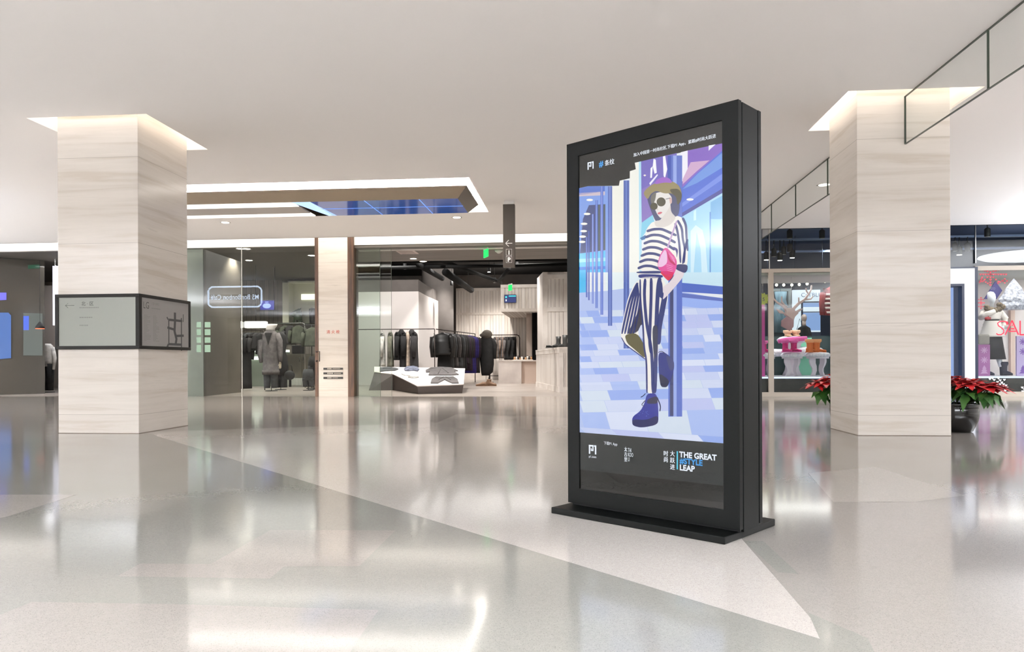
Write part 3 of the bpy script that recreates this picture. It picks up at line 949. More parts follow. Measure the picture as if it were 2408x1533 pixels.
for path, w_ in (([(-.07, .12), (.22, .12)], .03), ([(-.07, .12), (-.07, -.2)], .022), ([(.20, .16), (.20, -.22)], .022), ([(-.08, -.19), (.20, -.19)], .03), ([(.06, .22), (.06, .1), (.05, -.02), (.09, -.12), (.07, -.2)], .045),
                 ([(-.10, .02), (.05, .0)], .03), ([(.08, -.08), (.25, -.07)], .03), ([(.24, .21), (.24, .11)], .014), ([(-.11, .15), (-.08, .12)], .02), ([(.20, -.2), (.20, -.27)], .02), ([(-.12, -.25), (-.08, -.19)], .03)):
    rb = ribbon(path, w_); kz = len(m.f) * .00005
    m.poly([(S(0, 0)[0] + kz, ym + a, zm + b * .9) for a, b in rb], MAPM)
m.build('floor_map', d)

# ================================================================== HANGING WAYFINDING SIGN
hs = thing('hanging_sign', 'tall narrow bronze hanging sign with an arrow and boxed letters i and P', 'sign', (-1.065, 11.93, 2.29))
m = MB(DKBRONZE); m.box(-1.165, -.972, 11.9, 12.0, 2.29, 3.315); m.build('sign_body', hs, bevel=.004)
m = MB(mat('bracket_white', (214, 210, 205), .5)); m.box(-1.15, -.985, 11.89, 12.01, 3.315, 3.37); m.build('ceiling_bracket', hs)
SW = mat('sign_white', (228, 226, 220), .5, emit=.35)
m = MB(SW)
zA = at(1197, 572, Y=11.9).z; zI = at(1197, 593, Y=11.9).z; zP = at(1197, 610, Y=11.9).z
xc = -1.068
m.box(xc - .05, xc + .055, 11.893, 11.8995, zA - .004, zA + .004)
for sgn in (1, -1):
    m.prism([(xc - .055, 11.893, zA - .004 * sgn), (xc - .055, 11.893, zA + .005 * sgn), (xc - .005, 11.893, zA + .055 * sgn), (xc + .001, 11.893, zA + .048 * sgn)], (0, .0065, 0))
m.build('arrow', hs)
for nm, ch, zz in (('information_symbol', 'i', zI), ('parking_symbol', 'P', zP)):
    m = MB(SW)
    for (a, b_, cc, e) in ((-.048, .048, -.052, -.049), (-.048, .048, .049, .052), (-.048, -.045, -.049, .049), (.045, .048, -.049, .049)):
        m.box(xc + a, xc + b_, 11.895, 11.8995, zz + cc, zz + e)
    m.text(ch, .095, Matrix.Translation((xc, 11.8985, zz - .034)) @ Matrix.Rotation(PI / 2, 4, 'X'), SW, .004, 0, 'CENTER')
    m.build(nm, hs)

# ================================================================== SUSPENDED CEILING LIGHT TRAY
tr = thing('suspended_light_tray', 'long bronze-rimmed tray with blue glass panels hanging in the glowing ceiling slot', 'ceiling light', (-4.3, 11.6, ZC))
MIR = mat('bronze_mirror', (150, 138, 122), .12, .85)
MIRS = mat('bronze_mirror_end', (120, 110, 96), .2, .8)
xo0, xo1, yo0, yo1 = -6.85, -1.60, 10.83, 12.2
xi0, xi1, yi0, yi1 = -6.7, -1.76, 10.98, 12.05
zt, zb_ = ZC + .01, ZC - .15
m = MB(MIR)
m.add([(xo0, yo0, zt), (xo1, yo0, zt), (xi1, yi0, zb_), (xi0, yi0, zb_)], [(0, 1, 2, 3)], MIR)
m.add([(xo0, yo1, zt), (xo1, yo1, zt), (xi1, yi1, zb_), (xi0, yi1, zb_)], [(0, 1, 2, 3)], MIR)
m.add([(xo1, yo0, zt), (xo1, yo1, zt), (xi1, yi1, zb_), (xi1, yi0, zb_)], [(0, 1, 2, 3)], MIRS)
m.add([(xo0, yo0, zt), (xo0, yo1, zt), (xi0, yi1, zb_), (xi0, yi0, zb_)], [(0, 1, 2, 3)], MIRS)
m.add([(xo0, yo0, zt), (xo1, yo0, zt), (xo1, yo1, zt), (xo0, yo1, zt)], [(0, 1, 2, 3)], MIR)
m.build('sloping_rim', tr)
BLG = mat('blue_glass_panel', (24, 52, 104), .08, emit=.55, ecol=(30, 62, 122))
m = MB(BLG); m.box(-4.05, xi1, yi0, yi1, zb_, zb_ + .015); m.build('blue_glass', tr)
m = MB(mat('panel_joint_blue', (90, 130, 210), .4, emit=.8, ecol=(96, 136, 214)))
for x in (-3.2, -2.35):
    m.box(x - .006, x + .006, yi0, yi1, zb_ - .004, zb_ + .001)
m.box(-4.05, xi1, 11.5, 11.51, zb_ - .004, zb_ + .001)
m.build('panel_joints', tr)
m = MB(glow('tray_reflection', (255, 248, 240), 1.1)); m.box(xi0, -4.35, yi0, yi0 + .32, zb_, zb_ + .015); m.box(xi0, -4.35, yi1 - .25, yi1, zb_, zb_ + .015)  # glowing white bands put in for a reflection on the tray's underside
m.build('reflected_band', tr)
m = MB(mat('tray_grey', (178, 172, 168), .6)); m.box(xi0, -4.35, yi0 + .32, yi1 - .25, zb_, zb_ + .02); m.build('grey_infill', tr)
m = MB(glow('tray_end_glow', (170, 200, 255), 1.0)); m.prism([(-4.35, yi0, zb_), (-4.05, yi0, zb_), (-3.98, yi1, zb_), (-4.12, yi1, zb_)], (0, 0, .015)); m.build('reflected_end', tr)  # bluish glow, end piece of the same painted reflection
m = MB(GL_COVE)
m.box(xo0, xo1, yo0 - .09, yo0 - .04, ZC + .02, ZC + .05); m.box(xo1 + .03, xo1 + .06, yo0, yo1, ZC + .02, ZC + .05); m.box(xo0, xo1, yo1 + .05, yo1 + .1, ZC + .02, ZC + .05)
m.build('cove_strip', tr)
area('tray_luminaire', (-4.25, 10.62, ZC + .04), 5.2, .1, 3400, (1, .96, .9), (PI, 0, 0))
area('tray_luminaire', (-4.25, 12.45, ZC + .04), 5.2, .1, 2400, (1, .96, .9), (PI, 0, 0))
area('tray_luminaire', (-1.55, 11.5, ZC + .04), .08, 1.6, 350, (1, .96, .9), (PI, 0, 0))

# ================================================================== DOWNLIGHTS
def downlight(x, y, z, lb, grp, r=.07, power=0, mt=GL_LAMP, cat='ceiling light'):
    t = thing('downlight', lb, cat, (x, y, z), 0, grp)
    m = MB(WHITE)
    m.lathe([(r * 1.35, -.006), (r * 1.35, .0), (r, .0), (r, -.006)], WHITE, (0, 0, 0), 16, cap=False); m.build('trim_ring', t, org=(0, 0, 0))
    m = MB(mt); m.lathe([(r, -.004), (r, -.001)], mt, (0, 0, 0), 16); m.build('lens', t, org=(0, 0, 0))
    if power:
        spot('downlight_lamp', (x, y, z - .03), power, ang=110)
    return t


DG = 'recessed downlights in the white ceiling'
downlight(-6.486, 13.18, ZC, 'small round downlight in the ceiling above the glazed shopfront left of the pilaster', DG, power=450)
downlight(-2.128, 13.16, ZC, 'small round downlight in the ceiling just left of the hanging bronze sign', DG, power=450)
downlight(3.7, 11.3, ZC, 'small round downlight in the ceiling behind the right marble column', DG, .08, power=300)
for i, (x, y, zz) in enumerate(((972, 608, 3.3), (995, 614.5, 3.3))):
    p_ = at(x, y, Z=zz)
    downlight(p_.x, p_.y, zz, ('left' if i == 0 else 'right') + ' one of the two bright downlights in the brown shop soffit', 'downlights in the brown soffit', .075, power=140)
for i, (x, y, lb) in enumerate(((565, 584.5, 'downlight at the left of the pair near the top of the glass joint'), (580, 585, 'downlight right of the glass joint near the glass top'),
                                (585.5, 612, 'downlight of the boutique ceiling under the pair by the glass joint'), (733, 600.5, 'downlight of the boutique ceiling beside the wooden post'))):
    p_ = at(x, y, Z=3.6)
    downlight(p_.x, p_.y, 3.6, lb, 'downlights of the glazed boutique', .09, power=(0 if i == 1 else 110))

# AC grille in the soffit
p0, p1_ = at(930, 589, Z=3.298), at(985, 596, Z=3.298)
g = thing('ceiling_grille', 'pale rectangular air vent panel in the brown shop soffit', 'air vent', ((p0.x + p1_.x) / 2, (p0.y + p1_.y) / 2, 3.3))
m = MB(mat('vent_pale', (205, 190, 184), .6)); m.box(p0.x, p1_.x, min(p0.y, p1_.y), max(p0.y, p1_.y), 3.285, 3.3); m.build('vent_panel', g)
m = MB(mat('vent_slot', (150, 138, 132), .7))
ya, yb = min(p0.y, p1_.y), max(p0.y, p1_.y)
for i in range(5):
    yy = ya + (yb - ya) * (i + .5) / 5; m.box(p0.x + .05, p1_.x - .05, yy - .01, yy + .01, 3.281, 3.2852)
m.build('slats', g)

# smoke detector dome and exit arrow signs
p_ = at(1173, 588, Z=3.3)
m = MB(mat('detector_white', (206, 202, 198), .5)); m.lathe([(.1, 0), (.085, -.035), (.03, -.075), (.005, -.078)], None, (0, 0, 0), 16)
tag(m.build('smoke_detector', loc=(p_.x, p_.y, 3.3)), 'pale conical detector on the brown soffit just left of the hanging sign', 'smoke detector')


def exitsign(px, py, Z, w_, h_, rz, lb, ch):
    p_ = at(px, py, Z=Z)
    t = thing('exit_sign', lb, 'exit sign', (p_.x, p_.y, Z), rz, 'green exit signs')
    m = MB(mat('exit_white', (220, 220, 215), .5)); m.box(-.01, w_, -.015, .015, -.04, 0); m.build('mounting', t, org=(0, 0, 0))
    m = MB(glow('exit_green', (20, 220, 90), 1.3)); m.box(0, w_, -.012, .012, -.04 - h_, -.04); m.build('lit_panel', t, org=(0, 0, 0))


exitsign(1138, 585, 3.3, .3, .17, -1.15, 'bright green lit exit sign hanging under the brown shop soffit', 'a')
exitsign(1196, 668, 3.5, .25, .2, -1.0, 'small green exit sign above the wall screen on the whitewashed planks', 'b')

# ================================================================== GLASS SMOKE CURTAIN
def curtain(lb, ys_, z0_=2.9):
    t = thing('glass_smoke_curtain', lb, 'glass screen', (3.27, ys_[0], ZC), 0, 'glass smoke curtain runs under the ceiling')
    for i in range(len(ys_) - 1):
        m = MB(GLASSN); a, b_ = ys_[i] + .004, ys_[i + 1] - .004
        m.poly([(3.27, a, z0_), (3.27, b_, z0_), (3.27, b_, ZC), (3.27, a, ZC)]); m.build('glass_pane', t)
    m = MB(GEDGE)
    for y in ys_:
        m.box(3.262, 3.278, y - .004, y + .004, z0_, ZC)
    m.box(3.262, 3.278, ys_[0], ys_[-1], z0_ - .008, z0_)
    m.box(3.262, 3.278, ys_[0], ys_[-1], ZC - .008, ZC)
    m.build('edge_strips', t)


curtain('glass smoke curtain hanging from the ceiling in front of the right marble column', [-1.0, .8, 2.6, 4.4, 6.13, 7.6])
curtain('glass smoke curtain hanging from the ceiling behind the right marble column', [8.65, 9.85, 11.24, 12.59, 13.95, 14.95])
#PART2
# ================================================================== GARMENT BUILDER
def ell(cx, cy, z, rx, ry, n=14, fold=0.0, ph=0.0, sq=1.0):
    out = []
    for k in range(n):
        a = 2 * PI * k / n
        ca_, sa = math.cos(a), math.sin(a)
        fx = 1 + fold * math.sin(5 * a + ph)
        out.append((cx + math.copysign(abs(ca_) ** sq, ca_) * rx * fx, cy + math.copysign(abs(sa) ** sq, sa) * ry * fx, z))
    return out


def garment(name, lb, grp, loc, rz, w=.44, L=.75, t=.13, mt=None, kind='jacket', sleeve=.6, cat='clothing', hook=True, hood=False, quilt=False, flare=1.08):
    """local frame: rail point at the origin, shoulders along x, cloth hangs towards -z"""
    g = thing(name, lb, cat, loc, rz, grp)
    if hook:
        m = MB(STEEL)
        m.tube([(.018, 0, .012), (.0, 0, .022), (-.018, 0, .008), (-.012, 0, -.02), (0, 0, -.05)], .003, None, 5)
        m.tube([(-w * .42, 0, -.13), (0, 0, -.055), (w * .42, 0, -.13)], .006, mat('hanger_black', (30, 28, 26), .5), 5)
        m.build('hanger', g, org=(0, 0, 0))
    m = MB(mt)
    ph = R.uniform(0, 6)
    hw = w / 2
    rows_ = [(-.055, .055, .045), (-.075, .09, .055), (-.11, hw * .72, t * .42), (-.155, hw * .97, t * .5), (-.26, hw * .95, t * .55)]
    n = 9
    for i in range(1, n + 1):
        z = -.26 - (L - .26) * i / n
        k = i / n
        q_ = 1 + (.085 * (-1) ** i if quilt else 0)
        rows_.append((z, hw * (.93 + (flare - .93) * k) * q_, t * (.52 + .12 * k) * (1.25 if quilt else 1) * q_))
    m.loft([ell(0, 0, z, rx, ry, 18, .05 if z < -.3 else 0, ph + z * 2) for z, rx, ry in rows_], mt)
    m.build('body', g, org=(0, 0, 0))
    if hood:
        m = MB(mt); m.ball((0, t * .35, -.09), .12, .10, .12, mt); m.build('hood', g, org=(0, 0, 0))
    if sleeve:
        for s_ in (-1, 1):
            m = MB(mt)
            m.tube([(s_ * hw * .82, 0, -.14), (s_ * (hw + .03), 0, -.22), (s_ * (hw + .06), .005, -.22 - sleeve * .45), (s_ * (hw + .045), .02, -.2 - sleeve)], [t * .42, t * .48, t * .42, t * .32], mt, 9)
            m.build('sleeve', g, org=(0, 0, 0))
    return g


CL = {k: noise_mat('cloth_' + k, c_, [v * .82 for v in c_], 9, rough=.9, bump=.15) for k, c_ in dict(
    black=(34, 33, 33), charcoal=(52, 50, 50), grey=(92, 88, 88), olive=(112, 110, 94), beige=(196, 178, 160), plum=(58, 46, 58), violet=(62, 52, 128), navy=(34, 36, 62),
    white=(214, 210, 204), denim=(110, 116, 134), taupe=(120, 104, 94), slate=(70, 72, 74), coat=(112, 106, 106), moss=(76, 80, 66)).items()}

# ---- the long rails of the open store
ZR = 1.8
ra0, ra1 = at(880, 773, Z=ZR), at(1022, 773.4, Z=ZR)
ra0 = Vector((-6.1, ra1.y, ZR))
rail = thing('clothes_rail', 'long thin dark clothes rail with black coats, in front of the white wall panel', 'clothes rail', (ra1.x, ra1.y, 0))
m = MB(DSTEEL); m.tube([(-7.1, ra1.y, ZR), (ra1.x, ra1.y, ZR)], .014); m.build('bar', rail)
for px in (937, 1022):
    p_ = at(px, 773.4, Z=ZR)
    m = MB(DSTEEL); m.tube([(p_.x, ra1.y, 0.0), (p_.x, ra1.y, ZR)], .014); m.build('post', rail)
GA = 'coats on the rail before the white wall panel'
for px, nm, k, w_, L_, t_, hd, sl, lb in (
        (899, 'coat', 'white', .42, 1.15, .16, 0, .65, 'pale grey-blue coat at the left end of the rail, just clear of the green glass'),
        (918, 'coat', 'olive', .44, 1.18, .17, 0, .66, 'long olive-grey coat hanging second from the left on the rail before the white wall'),
        (934, 'jacket', 'black', .46, .95, .18, 0, .6, 'black jacket hanging between the olive coat and a hooded black one'),
        (949, 'coat', 'black', .46, 1.25, .2, 1, .62, 'black hooded coat in the middle of the rail before the white wall'),
        (959, 'dress', 'beige', .4, 1.2, .14, 0, 0, 'beige dress hanging between two black hooded coats'),
        (974, 'coat', 'charcoal', .48, 1.3, .22, 1, .66, 'long black hooded coat hanging alone at the right of the rail before the white wall')):
    x_ = at(px, 780, Y=ra1.y).x
    garment(nm, lb, GA, (x_, ra1.y, ZR - .03), PI / 2 + .2, w_, L_, t_, CL[k], sleeve=sl, hood=bool(hd))

rb0, rb1 = at(1026, 774, Z=ZR), at(1117, 785, Z=ZR)
rail = thing('clothes_rail', 'long dark clothes rail running into the store, densely hung with dark jackets', 'clothes rail', (rb0.x, rb0.y, 0))
m = MB(DSTEEL); m.tube([rb0, rb1], .016); m.build('bar', rail)
for k_ in (.5, 1.0):
    p_ = rb0.lerp(rb1, k_)
    m = MB(DSTEEL); m.tube([(p_.x, p_.y, 0), (p_.x, p_.y, ZR)], .016); m.build('post', rail)
dirb = (rb1 - rb0).normalized()
angb = math.atan2(dirb.y, dirb.x) - PI / 2
ordn = ['first', 'second', 'third', 'fourth', 'fifth', 'sixth', 'seventh', 'eighth', 'ninth', 'tenth', 'eleventh', 'twelfth', 'thirteenth', 'fourteenth', 'fifteenth', 'sixteenth']
cs = ['charcoal', 'black', 'slate', 'charcoal', 'grey', 'black', 'slate', 'charcoal', 'black', 'plum', 'charcoal', 'plum', 'violet', 'violet', 'plum', 'charcoal']
for i in range(16):
    p_ = rb0.lerp(rb1, .14 + i * .054)
    qd = i == 0
    garment('puffer_jacket' if qd else 'jacket', 'shiny black quilted puffer jacket, nearest garment on the long rail' if qd else f'{dict(violet="violet-blue", plum="dark plum").get(cs[i], cs[i])} jacket, {ordn[i]} from the near end of the long rail',
            'jackets on the long rail', (p_.x, p_.y, ZR - .03), angb + .1, .56 if qd else .46, .78 if qd else R.uniform(1.0, 1.3) + (.15 if i > 10 else 0), .24 if qd else .15,
            mat('puffer_black', (24, 23, 22), .45) if qd else CL[cs[i]], sleeve=.66, quilt=qd)

# ---- back rail of the open store
ybk = 30.2
zbk = at(1190, 787.5, Y=ybk).z
xl, xr = at(1150, 800, Y=ybk).x, at(1222, 800, Y=ybk).x
rail = thing('clothes_rail', 'round-cornered rail on castors in front of the whitewashed plank wall', 'clothes rail', (xl, ybk, 0))
m = MB(DSTEEL)
m.tube([(xl, ybk, .06), (xl, ybk, zbk - .12), (xl + .04, ybk, zbk - .03), (xl + .12, ybk, zbk), (xr - .12, ybk, zbk), (xr - .04, ybk, zbk - .03), (xr, ybk, zbk - .12), (xr, ybk, .06)], .02)
m.tube([(xl, ybk, .18), (xr, ybk, .18)], .015)
m.build('frame', rail)
for x_ in (xl, xr):
    for dy in (-.2, .2):
        m = MB(DSTEEL); m.tube([(x_, ybk, .12), (x_, ybk + dy, .1)], .015); m.lathe([(.045, -.012), (.045, .012)], DSTEEL, (0, 0, 0), 12)
        m.v = [(v if i < 16 else (x_ + v[2], ybk + dy + v[0], .045 + v[1])) for i, v in enumerate(m.v)]
        m.build('castor', rail)
nb = 14
for i in range(nb):
    x_ = xl + .25 + (xr - xl - .45) * i / (nb - 1)
    k = 'taupe' if i < 7 and i % 2 else ('grey' if i < 7 else 'black')
    garment('coat', f'{"taupe" if k == "taupe" else k} coat on the back rail, {ordn[i]} from its left end', 'coats on the back rail', (x_, ybk, zbk - .02), PI / 2 + .15, .44, 1.0 if i > 6 else .95, .12, CL[k], sleeve=.55 if i % 3 == 0 else 0)

# ---- black coat on a stand
cy_ = 27.0
pc = at(1144, 780, Y=cy_)
st = thing('dressed_stand', 'long black coat with grey hood on a stand before the whitewashed wall', 'mannequin', (pc.x, cy_, 0))
m = MB(DSTEEL); m.tube([(pc.x + .12, cy_, 0.03), (pc.x + .12, cy_, 1.5)], .02); m.lathe([(.14, 0), (.14, .015), (.02, .02)], DSTEEL, (pc.x + .12, cy_, 0), 20); m.build('stand', st)
m = MB(CL['black'])
zt_ = pc.z
m.loft([ell(pc.x + dx, cy_, z, rx, ry, 18, fo, z * 3) for z, dx, rx, ry, fo in ((zt_ - .12, .0, .1, .09, 0), (zt_ - .24, 0, .22, .12, 0), (zt_ - .38, 0, .29, .15, 0), (zt_ - .8, 0, .27, .17, .03), (zt_ - 1.2, .01, .25, .18, .05), (zt_ - 1.5, .0, .22, .17, .06), (zt_ - 1.62, -.06, .13, .12, .05))])
m.build('coat_body', st)
for s_ in (-1, 1):
    m = MB(CL['black']); m.tube([(pc.x + s_ * .2, cy_, zt_ - .28), (pc.x + s_ * .31, cy_ - .03, zt_ - .5), (pc.x + s_ * .31, cy_ - .08, zt_ - 1.0)], [.1, .09, .06], None, 10); m.build('sleeve', st)
m = MB(mat('hood_grey', (84, 78, 70), .9)); m.ball((pc.x + .02, cy_ - .04, zt_ - .1), .2, .18, .17); m.ball((pc.x - .05, cy_ - .08, zt_ - .13), .2, .15, .09); m.build('hood', st)['label'] = 'grey fur-lined hood'

# ---- shoes on the store floor
pshoe = at(1139, 908, Z=0)
def shoe(name, lb, cat, grp, loc, rz, L=.27, h=.1, shaft=.0, mt=None, sole=None, heel=.0, wd=.045, cuff=None):
    t = thing(name, lb, cat, loc, rz, grp)
    m = MB(sole or BLACK)
    m.loft([[(x_, y_ * wd * 1.05, z_) for x_, y_ in ((-.5 * L, .6), (-.3 * L, .8), (0, .75), (.25 * L, 1), (.42 * L, .8), (.5 * L, 0), (.42 * L, -.8), (.25 * L, -1), (0, -.75), (-.3 * L, -.8), (-.5 * L, -.6))] for z_ in (0, .02)], sole or BLACK, False)
    if heel:
        m.box(-.48 * L, -.25 * L, -wd * .6, wd * .6, -heel, 0)
    m.build('sole', t, org=(0, 0, 0))
    m = MB(mt)
    secs = [(-.48, .3, .75), (-.4, .72, 1), (-.15, .8, 1), (.1, .85, .62), (.3, .95, .45), (.45, .7, .36), (.49, .2, .2)]
    m.loft([[(x_ * L, math.cos(a) * wd * w_, .02 + h * hh * (.5 + .5 * math.sin(a))) for a in [2 * PI * k / 10 for k in range(10)]] for x_, w_, hh in secs], mt)
    if shaft:
        m.lathe([(wd * 1.0, .02), (wd * .95, h * .8), (wd * .95, h + shaft * .5), (wd * 1.15, h + shaft), (wd * .8, h + shaft - .01)], mt, (-.2 * L, 0, 0), 14, 1.25, 1)
    m.build('upper', t, org=(0, 0, 0))
    if cuff:
        m = MB(cuff); m.lathe([(wd * 1.0, h + shaft - .05), (wd * 1.45, h + shaft - .02), (wd * 1.4, h + shaft + .03), (wd * .8, h + shaft + .03)], cuff, (-.2 * L, 0, 0), 14, 1.25, 1); m.build('cuff', t, org=(0, 0, 0))
    return t


SH_T = mat('shoe_tan', (128, 100, 78), .6)
shoe('shoe', 'tan shoe on the store floor, left of the pair', 'shoe', 'tan shoes on the floor', (pshoe.x - .1, pshoe.y, 0), 2.9, .36, .12, mt=SH_T, sole=SH_T, wd=.06)
shoe('shoe', 'tan shoe on the store floor, right of the pair with its top open', 'shoe', 'tan shoes on the floor', (pshoe.x + .2, pshoe.y + .15, 0), -.3, .36, .16, .05, mt=SH_T, sole=SH_T, wd=.06)

# ---- white wall block and grey structure in the open store
b0, b1, b2 = at(880, 870, Y=24.0), at(985, 870, Y=24.0), at(1008, 870, Y=26.0)
zw = at(985, 685, Y=24.0).z
WPAN = mat('white_wall_panel', (226, 219, 215), .6)
m = MB(WPAN); m.prism([(-7.9, 24.0, 0), (b1.x, 24.0, 0), (b2.x, 26.0, 0), (b2.x, 31.3, 0), (-7.9, 31.3, 0)], (0, 0, zw), WPAN); struct(m.build('wall_white_block'))
m = MB(GREYW); m.prism([(-7.9, 24.06, zw), (b1.x - .02, 24.06, zw), (b2.x - .05, 26.0, zw), (b2.x - .05, 31.3, zw), (-7.9, 31.3, zw)], (0, 0, 3.5 - zw), GREYW); struct(m.build('wall_grey_upper'))
cgx = at(1040, 850, Y=29.0).x
m = MB(GREYW); m.lathe([(.62, 0), (.62, 4.45)], GREYW, (at(1030, 850, Y=28.5).x, 28.5, 0), 28); tag(m.build('round_pillar', org=(at(1030, 850, Y=28.5).x, 28.5, 0)), 'round grey plaster pillar between the white wall panel and the plank wall', 'pillar')

# ---- whitewashed plank wall with rails
yw = 31.2
xw0, xw1 = at(1073, 850, Y=yw).x, at(1262, 850, Y=yw).x
zwt = at(1150, 677, Y=yw).z
m = MB(WPLANK); m.box(xw0, 1.5, yw, yw + .05, 0, zwt)
zb1 = at(1150, 735, Y=yw).z
m.box(xw0, xw1, yw - .03, yw, zb1 - .09, zb1, WRAIL); m.box(xw0, xw1, yw - .03, yw, zwt - .12, zwt, WRAIL); m.box(xw0, xw1, yw - .03, yw, 0, .28, WRAIL)
for px in (1096, 1140):
    x_ = at(px, 700, Y=yw).x; m.box(x_, x_ + .12, yw - .022, yw, 0, zwt - .002, WRAIL)
struct(m.build('wall_planked_back'))

yo = 27.5
xo0_, xo1_ = at(1178, 700, Y=yo).x, at(1264, 700, Y=yo).x
zo0, zo1 = at(1220, 733, Y=yo).z, at(1220, 669, Y=yo).z
m = MB(WPLANK); m.box(xo0_, xo1_, yo, yw - .05, zo0, zo1, WPLANK)
m.box(xo0_ - .01, xo1_, yo - .03, yo, zo0, zo0 + .12, WRAIL); m.box(xo0_ - .01, xo1_, yo - .03, yo, zo1 - .12, zo1, WRAIL); m.box(xo0_ - .005, xo0_ + .12, yo - .022, yo, zo0 + .002, zo1 - .002, WRAIL)
struct(m.build('wall_planked_bulkhead'))
yt = 24.5
xt0, xt1 = at(1262, 700, Y=yt).x, at(1276, 700, Y=22.9).x
zt0 = at(1300, 640, Y=22.9).z
m = MB(WPLANK)
m.prism([(xt0, 27.4, 0), (xt0 + .02, yt, 0), (xt1, 22.9, 0), (1.6, 22.9, 0), (1.6, 27.4, 0)], (0, 0, zt0), WPLANKY)
m.box(xt1 + .0, 1.6, 22.86, 22.9, 0, zt0 - .13, WPLANK)
for px in (1276, 1326):
    x_ = at(px, 700, Y=22.86).x; m.box(x_ + .002, x_ + .16, 22.838, 22.86, 0, zt0 - .002, WRAIL)
for py in (645, 722, ):
    z_ = at(1300, py, Y=22.86).z; m.box(xt1, 1.6, 22.83, 22.86, z_ - .14, z_, WRAIL)
struct(m.build('wall_planked_tower'))
# beige panel and black curtain under the bulkhead
m = MB(mat('beige_panel', (176, 160, 148), .6)); xa_ = at(1238, 800, Y=28.5).x; xb_ = at(1252, 800, Y=28.5).x; m.box(xa_, xb_, 28.5, 28.6, 0, zo0 + .02); struct(m.build('wall_beige_panel'))
cu_ = MB(CL['black'])
xa_, xb_ = at(1251, 800, Y=28.2).x, at(1264, 800, Y=28.2).x
rg = []
n_ = 24
fr_ = [(xa_ + (xb_ - xa_) * i / n_, 28.2 + .05 * math.sin(i * 1.6)) for i in range(n_ + 1)]
cu_.add([(x_, y_, 0.02) for x_, y_ in fr_] + [(x_, y_, zo0 + .03) for x_, y_ in fr_], [(i, i + 1, n_ + 2 + i, n_ + 1 + i) for i in range(n_)])
tag(cu_.build('curtain', org=(xa_, 28.2, 0)), 'narrow black curtain hanging beside the plank tower, behind the jars', 'curtain')

# wall screen
sc_ = thing('wall_screen', 'small dark blue wall screen with a turquoise mark on the planked bulkhead', 'screen', (at(1200, 702, Y=yo - .06).x, yo - .06, at(1200, 702, Y=yo - .06).z))
xs0, xs1 = at(1186, 702, Y=yo - .06).x, at(1214, 702, Y=yo - .06).x
zs0, zs1 = at(1200, 712, Y=yo - .06).z, at(1200, 693, Y=yo - .06).z
m = MB(mat('screen_case', (24, 26, 32), .4)); m.box(xs0, xs1, yo - .08, yo - .03, zs0, zs1); m.build('case', sc_)
m = MB(glow('screen_navy', (44, 54, 104), .9)); m.box(xs0 + .01, xs1 - .01, yo - .084, yo - .08, zs0 + .01, zs1 - .01)
m.build('display', sc_)
m = MB(glow('screen_turquoise', (70, 220, 220), 1.0)); m.box(xs0 + .17, xs1 - .01, yo - .087, yo - .085, zs1 - .07, zs1 - .035); m.lathe([(.035, 0), (.035, .002)], None, (0, 0, 0), 14); m.v = [v if i < 8 else (xs0 + .07 + v[0], yo - .086 + v[2], zs1 - .09 + v[1]) for i, v in enumerate(m.v)]
m.box(xs0 + .05, xs0 + .09, yo - .087, yo - .085, zs0 + .06, zs0 + .13, glow('screen_white', (230, 240, 250), 1.0))
m.build('display_graphics', sc_)

# concrete counter with jars
yc = 25.4
xc0, xc1, xc2 = at(1172, 880, Y=yc).x, at(1226, 880, Y=yc).x, at(1262, 880, Y=24.9).x
zc1 = at(1210, 847, Y=yc).z
CONC = noise_mat('pale_concrete', (186, 176, 170), (206, 197, 190), 1.2, rough=.7)
ct = thing('sales_counter', 'pale concrete sales counter in front of the clothes on the back rail', 'counter', (xc0, yc, 0))
m = MB(CONC); m.box(xc0, xc1, yc, yc + .8, 0, zc1 - .04); m.box(xc1, xc2 - .03, yc + .15, yc + .8, 0, zc1 - .04, mat('counter_pink', (206, 186, 172), .7)); m.build('body', ct)
m = MB(CONC); m.box(xc0 - .02, xc2 - .02, yc - .02, yc + .82, zc1 - .04, zc1); m.build('top', ct)
JM = [mat('jar_gold', (196, 150, 110), .3, .6), mat('jar_white', (232, 226, 218), .3), mat('jar_dark', (44, 34, 30), .3)]
m = MB(mat('jar_tray', (240, 234, 226), .4)); xj0, xj1 = at(1206, 846, Y=yc + .2).x, at(1253, 846, Y=yc + .2).x; m.box(xj0, xj1, yc + .1, yc + .4, zc1, zc1 + .02)
tag(m.build('tray', org=(xj0, yc + .1, zc1)), 'low white tray of small jars on the concrete counter', 'tray')
nj = 10
JC = ['gold', 'white', 'dark']
for i in range(nj):
    x_ = xj0 + .06 + (xj1 - xj0 - .12) * i / (nj - 1)
    t_ = thing('jar', f'small {JC[i % 3]} jar on the counter tray, {ordn[i]} from the left', 'jar', (x_, yc + .2 + .05 * (i % 2), zc1 + .02), 0, 'jars on the counter tray')
    h_ = R.uniform(.06, .14)
    m = MB(JM[i % 3]); m.lathe([(.028, 0), (.034, .01), (.034, h_ * .75), (.02, h_)], None, (0, 0, 0), 12); m.build('body', t_, org=(0, 0, 0))
    m = MB(BLACK); m.lathe([(.018, h_), (.018, h_ + .02)], None, (0, 0, 0), 10); m.build('lid', t_, org=(0, 0, 0))

